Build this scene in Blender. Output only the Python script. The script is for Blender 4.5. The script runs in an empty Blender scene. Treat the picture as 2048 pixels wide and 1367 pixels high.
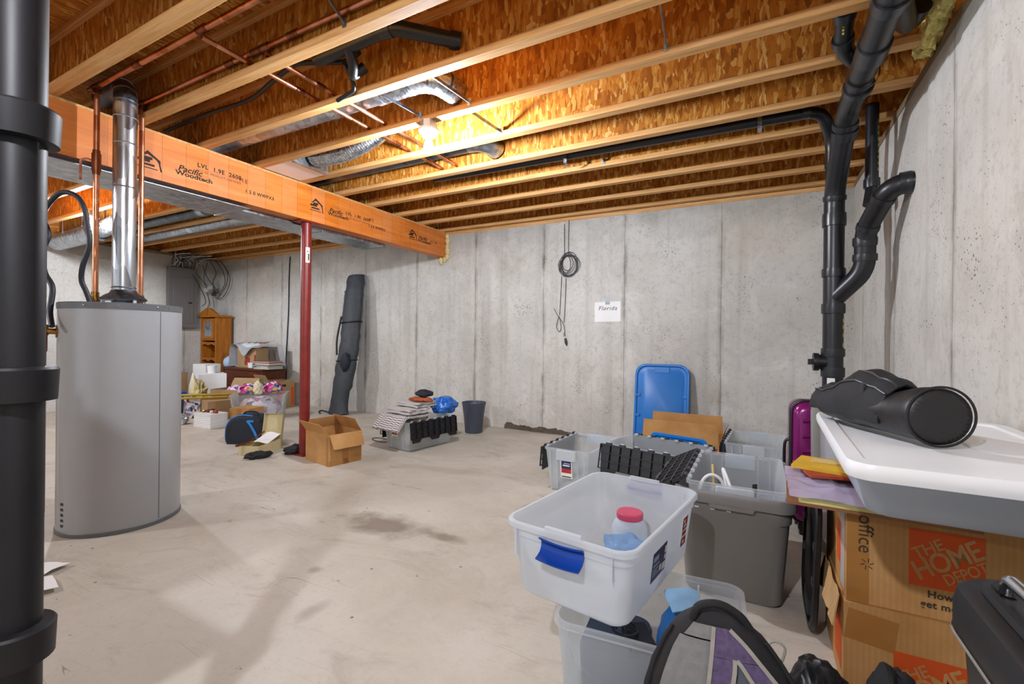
import bpy, bmesh, math, random
from mathutils import Vector, Matrix, noise
random.seed(7)
S = bpy.context.scene
COL = S.collection
PI = math.pi
# ---------------------------------------------------------------- camera geometry (measured from the photograph)
FPX = 921.0; RHO = 0.01; TH = math.atan2(491, FPX); CT, ST = math.cos(TH), math.sin(TH); EYE = 1.05
def uv(u, v):
    du, dv = u-1024, v-677
    return (du+RHO*dv)/FPX, (dv-RHO*du)/FPX
def at(u, v, d):
    k, m = uv(u, v); return Vector((d*(-ST+k*CT), d*(CT+k*ST), EYE-m*d))
def onZ(u, v, z=0.0):
    k, m = uv(u, v); return at(u, v, (EYE-z)/m)
def onY(u, v, y):
    k, m = uv(u, v); return at(u, v, y/(CT+k*ST))
def onX(u, v, x):
    k, m = uv(u, v); return at(u, v, x/(-ST+k*CT))
# ---------------------------------------------------------------- materials
def lin(c):
    if isinstance(c, str):
        c = tuple(int(c[i:i+2], 16)/255 for i in (0, 2, 4))
    return tuple((x/12.92 if x <= .04045 else ((x+.055)/1.055)**2.4) for x in c)
class NT:
    def __init__(s, name):
        m = bpy.data.materials.new(name); m.use_nodes = True
        s.m = m; s.t = m.node_tree; s.t.nodes.clear()
        s.out = s.n('ShaderNodeOutputMaterial')
    def n(s, typ, **kw):
        x = s.t.nodes.new(typ)
        for k, v in kw.items():
            if k.startswith('i_'):
                key = k[2:]
                key = int(key) if key.isdigit() else key.replace('_', ' ')
                x.inputs[key].default_value = v
            else: setattr(x, k, v)
        return x
    def l(s, a, b): s.t.links.new(a, b)
    def coord(s, scale=(1, 1, 1), kind='Object', rot=(0, 0, 0)):
        c = s.n('ShaderNodeTexCoord'); m = s.n('ShaderNodeMapping')
        m.inputs['Scale'].default_value = scale; m.inputs['Rotation'].default_value = rot
        s.l(c.outputs[kind], m.inputs['Vector']); return m.outputs['Vector']
    def noise(s, vec, scale, detail=4, rough=.55, dist=0.0):
        x = s.n('ShaderNodeTexNoise'); x.inputs['Scale'].default_value = scale; x.inputs['Detail'].default_value = detail
        x.inputs['Roughness'].default_value = rough; x.inputs['Distortion'].default_value = dist
        s.l(vec, x.inputs['Vector']); return x
    def ramp(s, fac, stops):
        r = s.n('ShaderNodeValToRGB'); e = r.color_ramp.elements
        while len(e) < len(stops): e.new(.5)
        for el, (p, c) in zip(e, stops):
            el.position = p; el.color = (*lin(c), 1) if not isinstance(c, (int, float)) else (c, c, c, 1)
        s.l(fac, r.inputs[0]); return r.outputs[0]
    def mix(s, fac, a, b, mode='MIX'):
        x = s.n('ShaderNodeMix', data_type='RGBA', blend_type=mode)
        for sock, val in ((x.inputs[0], fac), (x.inputs[6], a), (x.inputs[7], b)):
            if hasattr(val, 'is_output'): s.l(val, sock)
            elif isinstance(val, (int, float)): sock.default_value = val
            else: sock.default_value = (*lin(val), 1)
        return x.outputs[2]
    def math(s, op, a, b=0.0, clamp=False):
        x = s.n('ShaderNodeMath', operation=op, use_clamp=clamp)
        for i, val in ((0, a), (1, b)):
            if hasattr(val, 'is_output'): s.l(val, x.inputs[i])
            else: x.inputs[i].default_value = val
        return x.outputs[0]
    def bsdf(s, color, rough=.5, metal=0.0, bump=None, bstr=.2, bdist=.01, spec=.5):
        b = s.n('ShaderNodeBsdfPrincipled')
        for key, val in (('Base Color', color), ('Roughness', rough), ('Metallic', metal), ('Specular IOR Level', spec)):
            if hasattr(val, 'is_output'): s.l(val, b.inputs[key])
            elif key == 'Base Color': b.inputs[key].default_value = (*lin(val), 1)
            else: b.inputs[key].default_value = val
        if bump is not None:
            bn = s.n('ShaderNodeBump'); bn.inputs['Strength'].default_value = bstr; bn.inputs['Distance'].default_value = bdist
            s.l(bump, bn.inputs['Height']); s.l(bn.outputs[0], b.inputs['Normal'])
        s.b = b
        return b
    def done(s, sh=None):
        s.l((sh or s.b).outputs[0], s.out.inputs['Surface']); return s.m
M = {}
def plain(key, col, rough=.5, metal=0.0, var=.12, scale=9, bstr=0.0, spec=.5, stretch=(1, 1, 1)):
    t = NT(key); v = t.coord(stretch); nz = t.noise(v, scale, 5)
    c = lin(col)
    dk = tuple(max(0, x*(1-var)) for x in c); lt = tuple(min(1, x*(1+var)) for x in c)
    r = t.n('ShaderNodeValToRGB'); r.color_ramp.elements[0].position = .3; r.color_ramp.elements[1].position = .7
    r.color_ramp.elements[0].color = (*dk, 1); r.color_ramp.elements[1].color = (*lt, 1)
    t.l(nz.outputs[0], r.inputs[0])
    rg = t.math('MULTIPLY_ADD', nz.outputs[0], .12); rg.node.inputs[2].default_value = max(0.02, rough-.06)
    t.bsdf(r.outputs[0], rg, metal, nz.outputs[0] if bstr else None, bstr, .01, spec)
    M[key] = t.done(); return M[key]
def clear(key, col, see=.5, rough=.25, edge=.35):
    t = NT(key); v = t.coord(); nz = t.noise(v, 6, 4)
    c = t.mix(nz.outputs[0], col, tuple(min(1, x*1.05) for x in (int(col[i:i+2], 16)/255 for i in (0, 2, 4))))
    b = t.bsdf(c, rough)
    tl = t.n('ShaderNodeBsdfTranslucent'); t.l(c, tl.inputs[0])
    mx0 = t.n('ShaderNodeMixShader'); mx0.inputs[0].default_value = .35
    t.l(b.outputs[0], mx0.inputs[1]); t.l(tl.outputs[0], mx0.inputs[2])
    tr = t.n('ShaderNodeBsdfTransparent'); tr.inputs[0].default_value = (.93, .95, .97, 1)
    lw = t.n('ShaderNodeLayerWeight'); lw.inputs[0].default_value = .35
    fac = t.math('MULTIPLY_ADD', lw.outputs['Facing'], edge); fac.node.inputs[2].default_value = 1-see; fac.node.use_clamp = True
    mx = t.n('ShaderNodeMixShader'); t.l(fac, mx.inputs[0]); t.l(tr.outputs[0], mx.inputs[1]); t.l(mx0.outputs[0], mx.inputs[2])
    M[key] = t.done(mx); return M[key]
def glow(key, col, strength):
    t = NT(key); e = t.n('ShaderNodeEmission'); e.inputs[0].default_value = (*lin(col), 1); e.inputs[1].default_value = strength
    M[key] = t.done(e)

def concrete_wall(key, axis, seam0, pitch, patch=1.0):
    t = NT(key); v = t.coord()
    sx = t.n('ShaderNodeSeparateXYZ'); t.l(v, sx.inputs[0])
    a = sx.outputs[axis]; z = sx.outputs[2]
    big = t.noise(v, 1.1, 6, .6); mid = t.noise(v, 5, 6, .65); fine = t.noise(v, 60, 4, .7)
    base = t.ramp(big.outputs[0], [(.3, 'bab8b2'), (.5, 'd0cec8'), (.72, 'dfded9')])
    base = t.mix(t.math('MULTIPLY', mid.outputs[0], .45), base, 'c4beb2')
    warm = t.noise(v, .7, 3); wf = t.math('MULTIPLY', t.math('SUBTRACT', warm.outputs[0], .52, True), 1.6, True)
    base = t.mix(wf, base, 'cdbfa6')
    # vertical washes under the form ties
    vs = t.coord((9, 9, .35)); wash = t.noise(vs, 1.0, 4)
    wm = t.math('MULTIPLY', t.math('SUBTRACT', wash.outputs[0], .52, True), 1.7, True)
    base = t.mix(wm, base, '9f998d')
    # speckle
    sp = t.n('ShaderNodeTexVoronoi'); sp.inputs['Scale'].default_value = 46; t.l(v, sp.inputs['Vector'])
    spn = t.noise(v, 3.2, 3)
    thr = t.math('MULTIPLY', t.math('SUBTRACT', spn.outputs[0], .36, True), .75)
    pit = t.math('LESS_THAN', sp.outputs['Distance'], thr)
    pit = t.math('MULTIPLY', pit, t.math('GREATER_THAN', fine.outputs[0], .47))
    base = t.mix(t.math('MULTIPLY', pit, .85), base, '4d483f')
    sp2 = t.n('ShaderNodeTexVoronoi'); sp2.inputs['Scale'].default_value = 20; t.l(v, sp2.inputs['Vector'])
    big_pit = t.math('LESS_THAN', sp2.outputs['Distance'], t.math('MULTIPLY', thr, .42))
    base = t.mix(t.math('MULTIPLY', big_pit, .8), base, '57524a')
    mot = t.noise(v, 22, 5, .75)
    base = t.mix(t.math('MULTIPLY', t.math('SUBTRACT', mot.outputs[0], .52, True), 2.6, True), base, 'a39d92')
    gk = t.noise(v, 75, 3, .6); reg = t.noise(v, 1.8, 4, .6)
    gthr = t.math('SUBTRACT', .71, t.math('MULTIPLY', reg.outputs[0], .14))
    gf = t.math('MULTIPLY', t.math('SUBTRACT', gk.outputs[0], gthr, True), 9.0, True)
    base = t.mix(t.math('MULTIPLY', gf, .62), base, '5a554c')
    # form seams
    w = t.noise(v, 2.5, 3); wob = t.math('MULTIPLY', t.math('SUBTRACT', w.outputs[0], .5), .018)
    p = t.math('FRACT', t.math('DIVIDE', t.math('ADD', t.math('SUBTRACT', a, seam0-pitch*.5), wob), pitch))
    dist = t.math('MULTIPLY', t.math('ABSOLUTE', t.math('SUBTRACT', p, .5)), pitch)
    line = t.math('LESS_THAN', dist, .0045)
    dirt = t.math('SUBTRACT', 1.0, t.math('DIVIDE', dist, .04), True)
    dn = t.noise(t.coord((5, 5, 1.6)), 2.2, 5); dirt = t.math('MULTIPLY', dirt, t.math('MULTIPLY', t.math('SUBTRACT', dn.outputs[0], .42, True), 3.2, True))
    base = t.mix(t.math('MULTIPLY', dirt, .95), base, '6b6152')
    st = t.noise(t.coord((1.3, 1.3, 1.0)), 1.6, 7, .72, .8)
    base = t.mix(t.math('MULTIPLY', t.math('SUBTRACT', st.outputs[0], .55, True), 3.0, True), base, 'a59c8c')
    base = t.mix(t.math('MULTIPLY', t.math('SUBTRACT', .43, st.outputs[0], True), 3.5, True), base, 'e6e5e1')
    base = t.mix(t.math('MULTIPLY', line, .45), base, '6f695d')
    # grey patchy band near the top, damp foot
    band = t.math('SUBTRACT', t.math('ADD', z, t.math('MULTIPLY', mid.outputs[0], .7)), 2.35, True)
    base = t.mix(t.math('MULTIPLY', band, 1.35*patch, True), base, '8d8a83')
    hb = t.math('ADD', t.math('MULTIPLY', t.noise(v, 12, 5).outputs[0], 1.0), t.math('MULTIPLY', fine.outputs[0], .25))
    bump = t.math('SUBTRACT', hb, t.math('ADD', t.math('MULTIPLY', pit, .5), t.math('MULTIPLY', line, .8)))
    t.bsdf(base, .88, 0, bump, .35, .006, .25)
    M[key] = t.done(); return t
def ellipse_mask(t, v, cx, cy, rx, ry, wob=.5, axes=(0, 1)):
    s = t.n('ShaderNodeSeparateXYZ'); t.l(v, s.inputs[0])
    n = t.noise(v, 5.5, 6, .65)
    dx = t.math('DIVIDE', t.math('SUBTRACT', s.outputs[axes[0]], cx), rx); dy = t.math('DIVIDE', t.math('SUBTRACT', s.outputs[axes[1]], cy), ry)
    r = t.math('SQRT', t.math('ADD', t.math('MULTIPLY', dx, dx), t.math('MULTIPLY', dy, dy)))
    r = t.math('ADD', r, t.math('MULTIPLY', t.math('SUBTRACT', n.outputs[0], .5), wob*4))
    return t.math('MULTIPLY', t.math('SUBTRACT', 1.0, r, True), 1.6, True)
def floor_mat():
    t = NT('concrete_floor'); v = t.coord()
    big = t.noise(v, .9, 6, .62, .6); mid = t.noise(v, 3.6, 7, .68, .8); fine = t.noise(v, 42, 5, .7)
    c = t.ramp(big.outputs[0], [(.3, 'b3a999'), (.5, 'c2baab'), (.7, 'd2ccbf')])
    c = t.mix(t.math('MULTIPLY', t.math('SUBTRACT', mid.outputs[0], .45, True), 2.2, True), c, 'ccc5b9')
    dk = t.noise(t.coord((1.0, 2.2, 1)), 1.7, 7, .72, 1.2)
    c = t.mix(t.math('MULTIPLY', t.math('SUBTRACT', dk.outputs[0], .53, True), 3.2, True), c, '998d7d')
    c = t.mix(t.math('MULTIPLY', t.math('SUBTRACT', fine.outputs[0], .5, True), .9, True), c, '9d9181')
    for cx, cy, rx, ry, k in ((-1.85, 1.95, .34, .17, .8), (-1.45, 1.98, .14, .06, .75), (-1.75, 1.42, .05, .04, .5), (-1.25, 2.6, .06, .1, .6), (-1.5, 1.2, .05, .1, .4)):
        c = t.mix(t.math('MULTIPLY', ellipse_mask(t, v, cx, cy, rx, ry, .4), k), c, '7c6e5f')
    # damp line along the foot of the back wall
    c = t.mix(t.math('MULTIPLY', ellipse_mask(t, v, -2.05, 4.76, .5, .09, .35), .8), c, '6b6154')
    # scratches, specks
    for sc, rz, th in (((.7, 9, 1), .5, .008), ((.6, 8, 1), 1.4, .007), ((.5, 7, 1), -.4, .006)):
        vv = t.coord(sc, rot=(0, 0, rz)); n = t.noise(vv, 1.4, 2, .4, .3)
        ln = t.math('LESS_THAN', t.math('ABSOLUTE', t.math('SUBTRACT', n.outputs[0], .5)), th*.35)
        gate = t.math('GREATER_THAN', t.noise(v, 2.1+rz*.3, 2).outputs[0], .6)
        c = t.mix(t.math('MULTIPLY', t.math('MULTIPLY', ln, gate), .55), c, '6a5f54')
    sp = t.n('ShaderNodeTexVoronoi'); sp.inputs['Scale'].default_value = 7; t.l(v, sp.inputs['Vector'])
    c = t.mix(t.math('MULTIPLY', t.math('LESS_THAN', sp.outputs['Distance'], .045), .75), c, '4c443b')
    sp2 = t.n('ShaderNodeTexVoronoi'); sp2.inputs['Scale'].default_value = 30; t.l(v, sp2.inputs['Vector'])
    c = t.mix(t.math('MULTIPLY', t.math('LESS_THAN', sp2.outputs['Distance'], .07), .4), c, '70665a')
    t.bsdf(c, t.math('MULTIPLY_ADD', mid.outputs[0], -.25) , 0, t.math('ADD', fine.outputs[0], t.math('MULTIPLY', mid.outputs[0], 2)), .18, .004, .35)
    t.b.inputs['Roughness'].links[0].from_node.inputs[2].default_value = .72
    M['floor'] = t.done()
def osb_mat(key, ax):
    """oriented strand board: flakes as stretched cells in three directions, picked per patch"""
    t = NT(key); v = t.coord()
    wob = t.noise(v, 7, 2)
    cols = []
    for i, (ang, sc) in enumerate(((.15, 17), (1.1, 20), (-.75, 15))):
        rot = (0, ang, 0) if ax == 'xz' else (0, 0, ang)
        m = t.n('ShaderNodeMapping'); m.inputs['Rotation'].default_value = rot
        m.inputs['Scale'].default_value = (sc*3.4, 3, sc) if ax == 'xz' else (sc*3.4, sc, 3)
        mx = t.n('ShaderNodeVectorMath', operation='SCALE'); mx.inputs['Scale'].default_value = .05
        t.l(wob.outputs[1], mx.inputs[0])
        ad = t.n('ShaderNodeVectorMath', operation='ADD'); t.l(v, ad.inputs[0]); t.l(mx.outputs[0], ad.inputs[1])
        t.l(ad.outputs[0], m.inputs['Vector'])
        vo = t.n('ShaderNodeTexVoronoi'); vo.inputs['Scale'].default_value = 1; t.l(m.outputs[0], vo.inputs['Vector'])
        sp = t.n('ShaderNodeSeparateColor'); t.l(vo.outputs['Color'], sp.inputs[0])
        cols.append((sp.outputs[0], sp.outputs[1], vo.outputs['Distance']))
    a = cols[0][0]
    sel = t.math('GREATER_THAN', cols[1][1], .58); x = t.n('ShaderNodeMix', data_type='FLOAT'); t.l(sel, x.inputs[0]); t.l(a, x.inputs[2]); t.l(cols[1][0], x.inputs[3]); a = x.outputs[0]
    sel = t.math('GREATER_THAN', cols[2][1], .68); x = t.n('ShaderNodeMix', data_type='FLOAT'); t.l(sel, x.inputs[0]); t.l(a, x.inputs[2]); t.l(cols[2][0], x.inputs[3]); a = x.outputs[0]
    gr = t.noise(t.coord((1, 1, 1)), 38, 5, .7)
    gr = t.noise(t.coord((4, 4, .8)), 14, 5, .75)
    k = t.math('ADD', t.math('MULTIPLY', a, .66), t.math('MULTIPLY', gr.outputs[0], .36))
    c = t.ramp(k, [(.12, '7f4712'), (.34, 'a8631a'), (.6, 'bd7a27'), (.78, 'd09a4c'), (.95, 'ecc98a')])
    ed = t.math('LESS_THAN', cols[0][2], .06)
    c = t.mix(t.math('MULTIPLY', ed, .0), c, '55300f')
    patch = t.noise(v, 1.3, 4); c = t.mix(t.math('MULTIPLY', t.math('SUBTRACT', patch.outputs[0], .5, True), 1.5, True), c, '8a4510')
    t.bsdf(c, .62, 0, k, .35, .004, .3)
    M[key] = t.done()
def wood_mat(key, lo, mid, hi, stretch, scale=3.0, rough=.6, bstr=.1):
    t = NT(key); v = t.coord(stretch); n = t.noise(v, scale, 7, .65, .5); f = t.noise(v, scale*6, 4, .7)
    k = t.math('ADD', t.math('MULTIPLY', n.outputs[0], .75), t.math('MULTIPLY', f.outputs[0], .25))
    c = t.ramp(k, [(.28, lo), (.5, mid), (.72, hi)])
    t.bsdf(c, rough, 0, k, bstr, .004, .3); M[key] = t.done()
def lvl_mat():
    t = NT('laminated_beam'); v = t.coord(); s = t.n('ShaderNodeSeparateXYZ'); t.l(v, s.inputs[0])
    vs = t.coord((2, .6, 7)); n = t.noise(vs, 3, 6, .65, .4)
    c = t.ramp(n.outputs[0], [(.25, 'b25a12'), (.5, 'd27420'), (.75, 'e29145')])
    cell = t.math('FLOOR', t.math('DIVIDE', s.outputs[1], .145)); wn = t.n('ShaderNodeTexWhiteNoise', noise_dimensions='1D'); t.l(cell, wn.inputs['W'])
    c = t.mix(t.math('MULTIPLY', wn.outputs[0], .5), c, 'd98a58')
    fr = t.math('FRACT', t.math('DIVIDE', s.outputs[1], .145)); ln = t.math('LESS_THAN', fr, .022)
    c = t.mix(t.math('MULTIPLY', ln, .55), c, '7c3a10')
    t.bsdf(c, .5, 0, n.outputs[0], .06, .003, .35); M['lvl'] = t.done()
def metal_mat(key, lo, hi, rough=.3, scale=14, stretch=(1, 1, 1), metal=1.0):
    t = NT(key); v = t.coord(stretch)
    vo = t.n('ShaderNodeTexVoronoi'); vo.inputs['Scale'].default_value = scale*3; t.l(v, vo.inputs['Vector'])
    sp = t.n('ShaderNodeSeparateColor'); t.l(vo.outputs['Color'], sp.inputs[0])
    n = t.noise(v, scale, 5)
    k = t.math('ADD', t.math('MULTIPLY', sp.outputs[0], .35), t.math('MULTIPLY', n.outputs[0], .65))
    c = t.ramp(k, [(.25, lo), (.7, hi)])
    r = t.math('MULTIPLY_ADD', k, .25); r.node.inputs[2].default_value = rough-.1
    t.bsdf(c, r, metal); M[key] = t.done()
def card_mat(key, lo, hi, line=70):
    t = NT(key); v = t.coord(); n = t.noise(v, 4, 6, .6); f = t.noise(v, 70, 3)
    c = t.ramp(n.outputs[0], [(.3, lo), (.7, hi)])
    s = t.n('ShaderNodeSeparateXYZ'); t.l(v, s.inputs[0])
    w = t.math('SINE', t.math('MULTIPLY', t.math('ADD', s.outputs[0], s.outputs[1]), line*PI*2))
    c = t.mix(t.math('MULTIPLY', t.math('ADD', w, 1.0), .06), c, '6e4a22')
    t.bsdf(c, .75, 0, t.math('ADD', t.math('MULTIPLY', w, .4), f.outputs[0]), .12, .002, .2); M[key] = t.done()
def stripes_mat(key, c1, c2, freq, axis=0, wob=1.5, rough=.9):
    t = NT(key); v = t.coord(); n = t.noise(v, 9, 3); s = t.n('ShaderNodeSeparateXYZ'); t.l(v, s.inputs[0])
    w = t.math('SINE', t.math('ADD', t.math('MULTIPLY', s.outputs[axis], freq*2*PI), t.math('MULTIPLY', n.outputs[0], wob*6)))
    c = t.mix(t.math('MULTIPLY', t.math('ADD', w, 1.0), .5), c1, c2)
    t.bsdf(c, rough, 0, w, .15, .003, .1); M[key] = t.done()
def multi_mat(key, cols, scale=14, rough=.85):
    t = NT(key); v = t.coord(); vo = t.n('ShaderNodeTexVoronoi'); vo.inputs['Scale'].default_value = scale
    n = t.noise(v, 6, 3); mx = t.n('ShaderNodeVectorMath', operation='SCALE'); mx.inputs['Scale'].default_value = .12; t.l(n.outputs[1], mx.inputs[0])
    ad = t.n('ShaderNodeVectorMath', operation='ADD'); t.l(v, ad.inputs[0]); t.l(mx.outputs[0], ad.inputs[1]); t.l(ad.outputs[0], vo.inputs['Vector'])
    sp = t.n('ShaderNodeSeparateColor'); t.l(vo.outputs['Color'], sp.inputs[0])
    r = t.n('ShaderNodeValToRGB'); r.color_ramp.interpolation = 'CONSTANT'; e = r.color_ramp.elements
    while len(e) < len(cols): e.new(.5)
    for i, (el, c) in enumerate(zip(e, cols)): el.position = i/len(cols); el.color = (*lin(c), 1)
    t.l(sp.outputs[0], r.inputs[0]); t.bsdf(r.outputs[0], rough, 0, n.outputs[0], .2, .005, .2); M[key] = t.done()

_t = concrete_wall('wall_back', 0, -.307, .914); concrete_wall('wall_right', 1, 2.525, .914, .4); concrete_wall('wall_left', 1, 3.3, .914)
floor_mat(); osb_mat('osb', 'xz'); osb_mat('osb_flat', 'xy'); lvl_mat()
wood_mat('lumber', 'a8743c', 'cd9a5f', 'e0b784', (.5, 9, 9), 4.0)
wood_mat('sill', '6b5a44', '867257', '9c8868', (.6, .6, 6), 5.0)
wood_mat('oak', '7d4511', 'a9661f', 'c58232', (7, 7, .7), 4.0, .4)
wood_mat('walnut', '3e1c0c', '5d2d14', '733c1e', (.8, 6, 6), 5.0, .35)
metal_mat('galv', '8c9299', 'c4cad1', .34, 10); metal_mat('galv_dark', '50555b', '7e858d', .4, 6); metal_mat('foil', '9aa0a6', 'd9dde2', .25, 24)
metal_mat('flue', '8b8d90', 'd0d4d8', .26, 7, (1, 1, .25)); metal_mat('copper', 'b06a45', 'e2a584', .34, 5); metal_mat('copper_old', '6a3d2a', 'a0684a', .4, 6)
metal_mat('brass', '7a5528', 'b78a4a', .35, 20); metal_mat('chrome', 'b4b6ba', 'dcdee2', .16, 3)
plain('abs', '1c1d20', .34, 0, .25, 6); plain('abs_collar', '232529', .3, 0, .2, 6); plain('shelf_black', '17181c', .5, 0, .2, 5, 0, .35)
plain('heater', '9a9b9c', .3, 0, .05, 3); plain('heater_dark', '5d5e60', .4, 0, .1, 5); plain('red_paint', '7b1f16', .38, 0, .18, 14)
plain('panel_grey', '6d6966', .45, 0, .06, 5); plain('hose', '181a22', .5, 0, .2, 20); plain('cable', '3a3a3c', .55, 0, .2, 20); plain('cable_white', 'c9c7c2', .5, 0, .1, 20)
plain('white_plastic', 'eceded', .38, 0, .02, 5); plain('white_paper', 'f4f4f2', .8, 0, .02, 5); plain('blue_handle', '0d3f9c', .25, 0, .12, 8)
plain('blue_lid', '1273c6', .38, 0, .08, 5); plain('black_plastic', '17171a', .38, 0, .25, 8); plain('dark_lid', '3a3a3b', .42, 0, .15, 8)
plain('grey_tote', '7f7d79', .42, 0, .05, 5); plain('grey_rim', '8b8a84', .45, 0, .05, 5); plain('purple_shell', '7d1a63', .22, .25, .12, 5)
plain('black_cloth', '1b1b1d', .78, 0, .3, 30, .25); plain('black_nylon', '161618', .46, 0, .3, 18, .3); plain('navy_cloth', '141a26', .7, 0, .3, 20, .3)
plain('charcoal_cloth', '363b40', .6, 0, .25, 26, .35); plain('grey_cloth', '7f8180', .85, 0, .12, 60, .3); plain('purple_cloth', '5a4d6e', .85, 0, .3, 90, .4)
plain('piping', '9b9890', .8, 0, .1, 50, .2); plain('slate_cloth', '545b63', .85, 0, .15, 60, .3); plain('blue_strap', '1f7fd0', .5, 0, .1, 20)
plain('basket', '454a57', .35, 0, .15, 7); plain('orange_bag', 'e3571b', .45, 0, .2, 9, .3); plain('blue_bin', '2557a8', .4, 0, .1, 6)
plain('blue_bag', '1668c6', .22, 0, .3, 14, .5); plain('print_orange', 'd1500f', .7, 0, .08, 12); plain('print_dark', '3b332b', .8, 0, .1, 12); plain('print_red', '9e2a24', .6, 0, .1, 12)
plain('print_black', '2a2016', .8, 0, .2, 30); plain('yellow_print', 'b8b13a', .6); plain('tape', 'a8743a', .3, 0, .1, 8); plain('label_navy', '1a2f63', .45, 0, .1, 30)
plain('label_red', 'c03526', .45, 0, .3, 60); plain('foam', 'd9c48c', .85, 0, .12, 30, .5); plain('insulation', 'e8dc8c', .95, 0, .2, 40, .6)
plain('beige_box', 'c9b98c', .7, 0, .06, 8); plain('gold_rod', 'a68a1c', .4, 0, .15, 12); plain('manila', 'd9bd7a', .75); plain('envelope', 'd6a928', .7); plain('booklet_red', 'a8401f', .6, 0, .2, 20)
plain('green_folder', '17723c', .6); plain('pad_yellow', 'd8cf86', .75); plain('brown_board', '8a5a36', .6, 0, .12, 8); plain('maroon_book', '6d1f2c', .5); plain('album_page', 'cfcabf', .7, 0, .08, 30)
plain('silver_plate', 'b9bdc2', .3, .7, .25, 22); plain('light_blue', 'a9c0da', .6, 0, .06, 8); plain('poster_back', 'a9aaae', .8); plain('red_cap', 'cf4a68', .35); plain('grey_pipe', 'b9aea5', .45)
plain('ceramic', 'ece9e2', .25, 0, .02); plain('steel_box', '9da1a5', .4, .8); plain('straw', 'cbbd86', .85, 0, .25, 25, .5); plain('yellow_fabric', 'c9c04a', .8, 0, .2, 12, .3); plain('cream_cloth', 'd8cfb0', .9, 0, .1, 20, .3)
plain('blue_grey_bin', '46566e', .4, 0, .06, 6); plain('mask_blue', '8fb9dc', .7, 0, .08, 30, .2); plain('dirt', '5c5246', .95, 0, .3, 25, .6); plain('rust_cloth', 'a9542a', .9, 0, .3, 18, .3)
card_mat('card', 'b28049', 'cfa068'); card_mat('card_pale', 'c39a66', 'd6b07e'); card_mat('card_grey', 'a08662', 'b89a70')
stripes_mat('towel', 'e0dbd8', '6d5f5c', 70, 1, 1.2); stripes_mat('towel_fine', 'e6e2de', '8f8681', 110, 0, 1.4)
multi_mat('floral', ['e7a9c6', 'c23b86', 'f2eef0', 'e6d36a', '3a6fb0', 'f6d9e4', '2a2c30', 'd86aa0'], 22); multi_mat('poster', ['dfe3e8', 'e7e9ea', 'dfe3e8', '20302a', 'd8dde4', 'b23a38', 'e2e4e6', '3d5f4c'], 9, .6)
multi_mat('gift', ['e9e9ee', '3c3a55', 'd8d8e2', '8d8ca4', 'f1f0f2', '8a3a30'], 26); multi_mat('toys', ['c98fa0', 'e4d9dc', '8d6f7c', 'b96a86', 'c6b79e', '6f6a78', 'e9e2e4'], 15)
clear('crate_clear', 'eef2f5', .76, .2, .42); clear('milky', 'e2e6e9', .42, .28, .3); clear('tote_clear', 'eff3f6', .82, .2, .4); clear('clear_blue', 'e3ebf5', .45, .2, .35)
clear('tote_see', 'eff3f6', .88, .15, .35); clear('sleeve', 'dccfe6', .62, .12, .4); clear('bag_film', '8fb4dc', .5, .15, .5); clear('blue_film', '2f86d2', .3, .2, .4); clear('jar_clear', 'e8eef2', .72, .08, .4)
clear('tape_clear', 'e8ecee', .35, .3, .1); clear('lid_clear', 'e3e7ea', .35, .25, .2)
glow('bulb_glow', 'eaf2ff', 2700.0); glow('bulb_rear', 'eaf2ff', 2700.0)
# ---------------------------------------------------------------- mesh building
def spline(pts, n=6):
    P = [Vector(p) for p in pts]; out = []
    for i in range(len(P)-1):
        p0 = P[max(i-1, 0)]; p1 = P[i]; p2 = P[i+1]; p3 = P[min(i+2, len(P)-1)]
        for j in range(n):
            t = j/n
            out.append(.5*((2*p1)+(p2-p0)*t+(2*p0-5*p1+4*p2-p3)*t*t+(3*p1-p0-3*p2+p3)*t**3))
    out.append(P[-1]); return out
def rrect(w, l, r, n=5, z=0.0, cx=0, cy=0):
    r = min(r, w/2-1e-4, l/2-1e-4); out = []
    for qx, qy, a0 in ((1, 1, 0), (-1, 1, 90), (-1, -1, 180), (1, -1, 270)):
        for i in range(n+1):
            a = math.radians(a0+90*i/n)
            out.append(Vector((cx+qx*(w/2-r)+r*math.cos(a), cy+qy*(l/2-r)+r*math.sin(a), z)))
    return out
def circ(r, n=24, z=0.0, cx=0, cy=0, ry=None):
    return [Vector((cx+r*math.cos(2*PI*i/n), cy+(ry or r)*math.sin(2*PI*i/n), z)) for i in range(n)]
def frame(d):
    d = Vector(d).normalized(); u = Vector((0, 0, 1)) if abs(d.z) < .95 else Vector((0, 1, 0))
    x = d.cross(u).normalized(); return x, x.cross(d).normalized(), d
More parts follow.
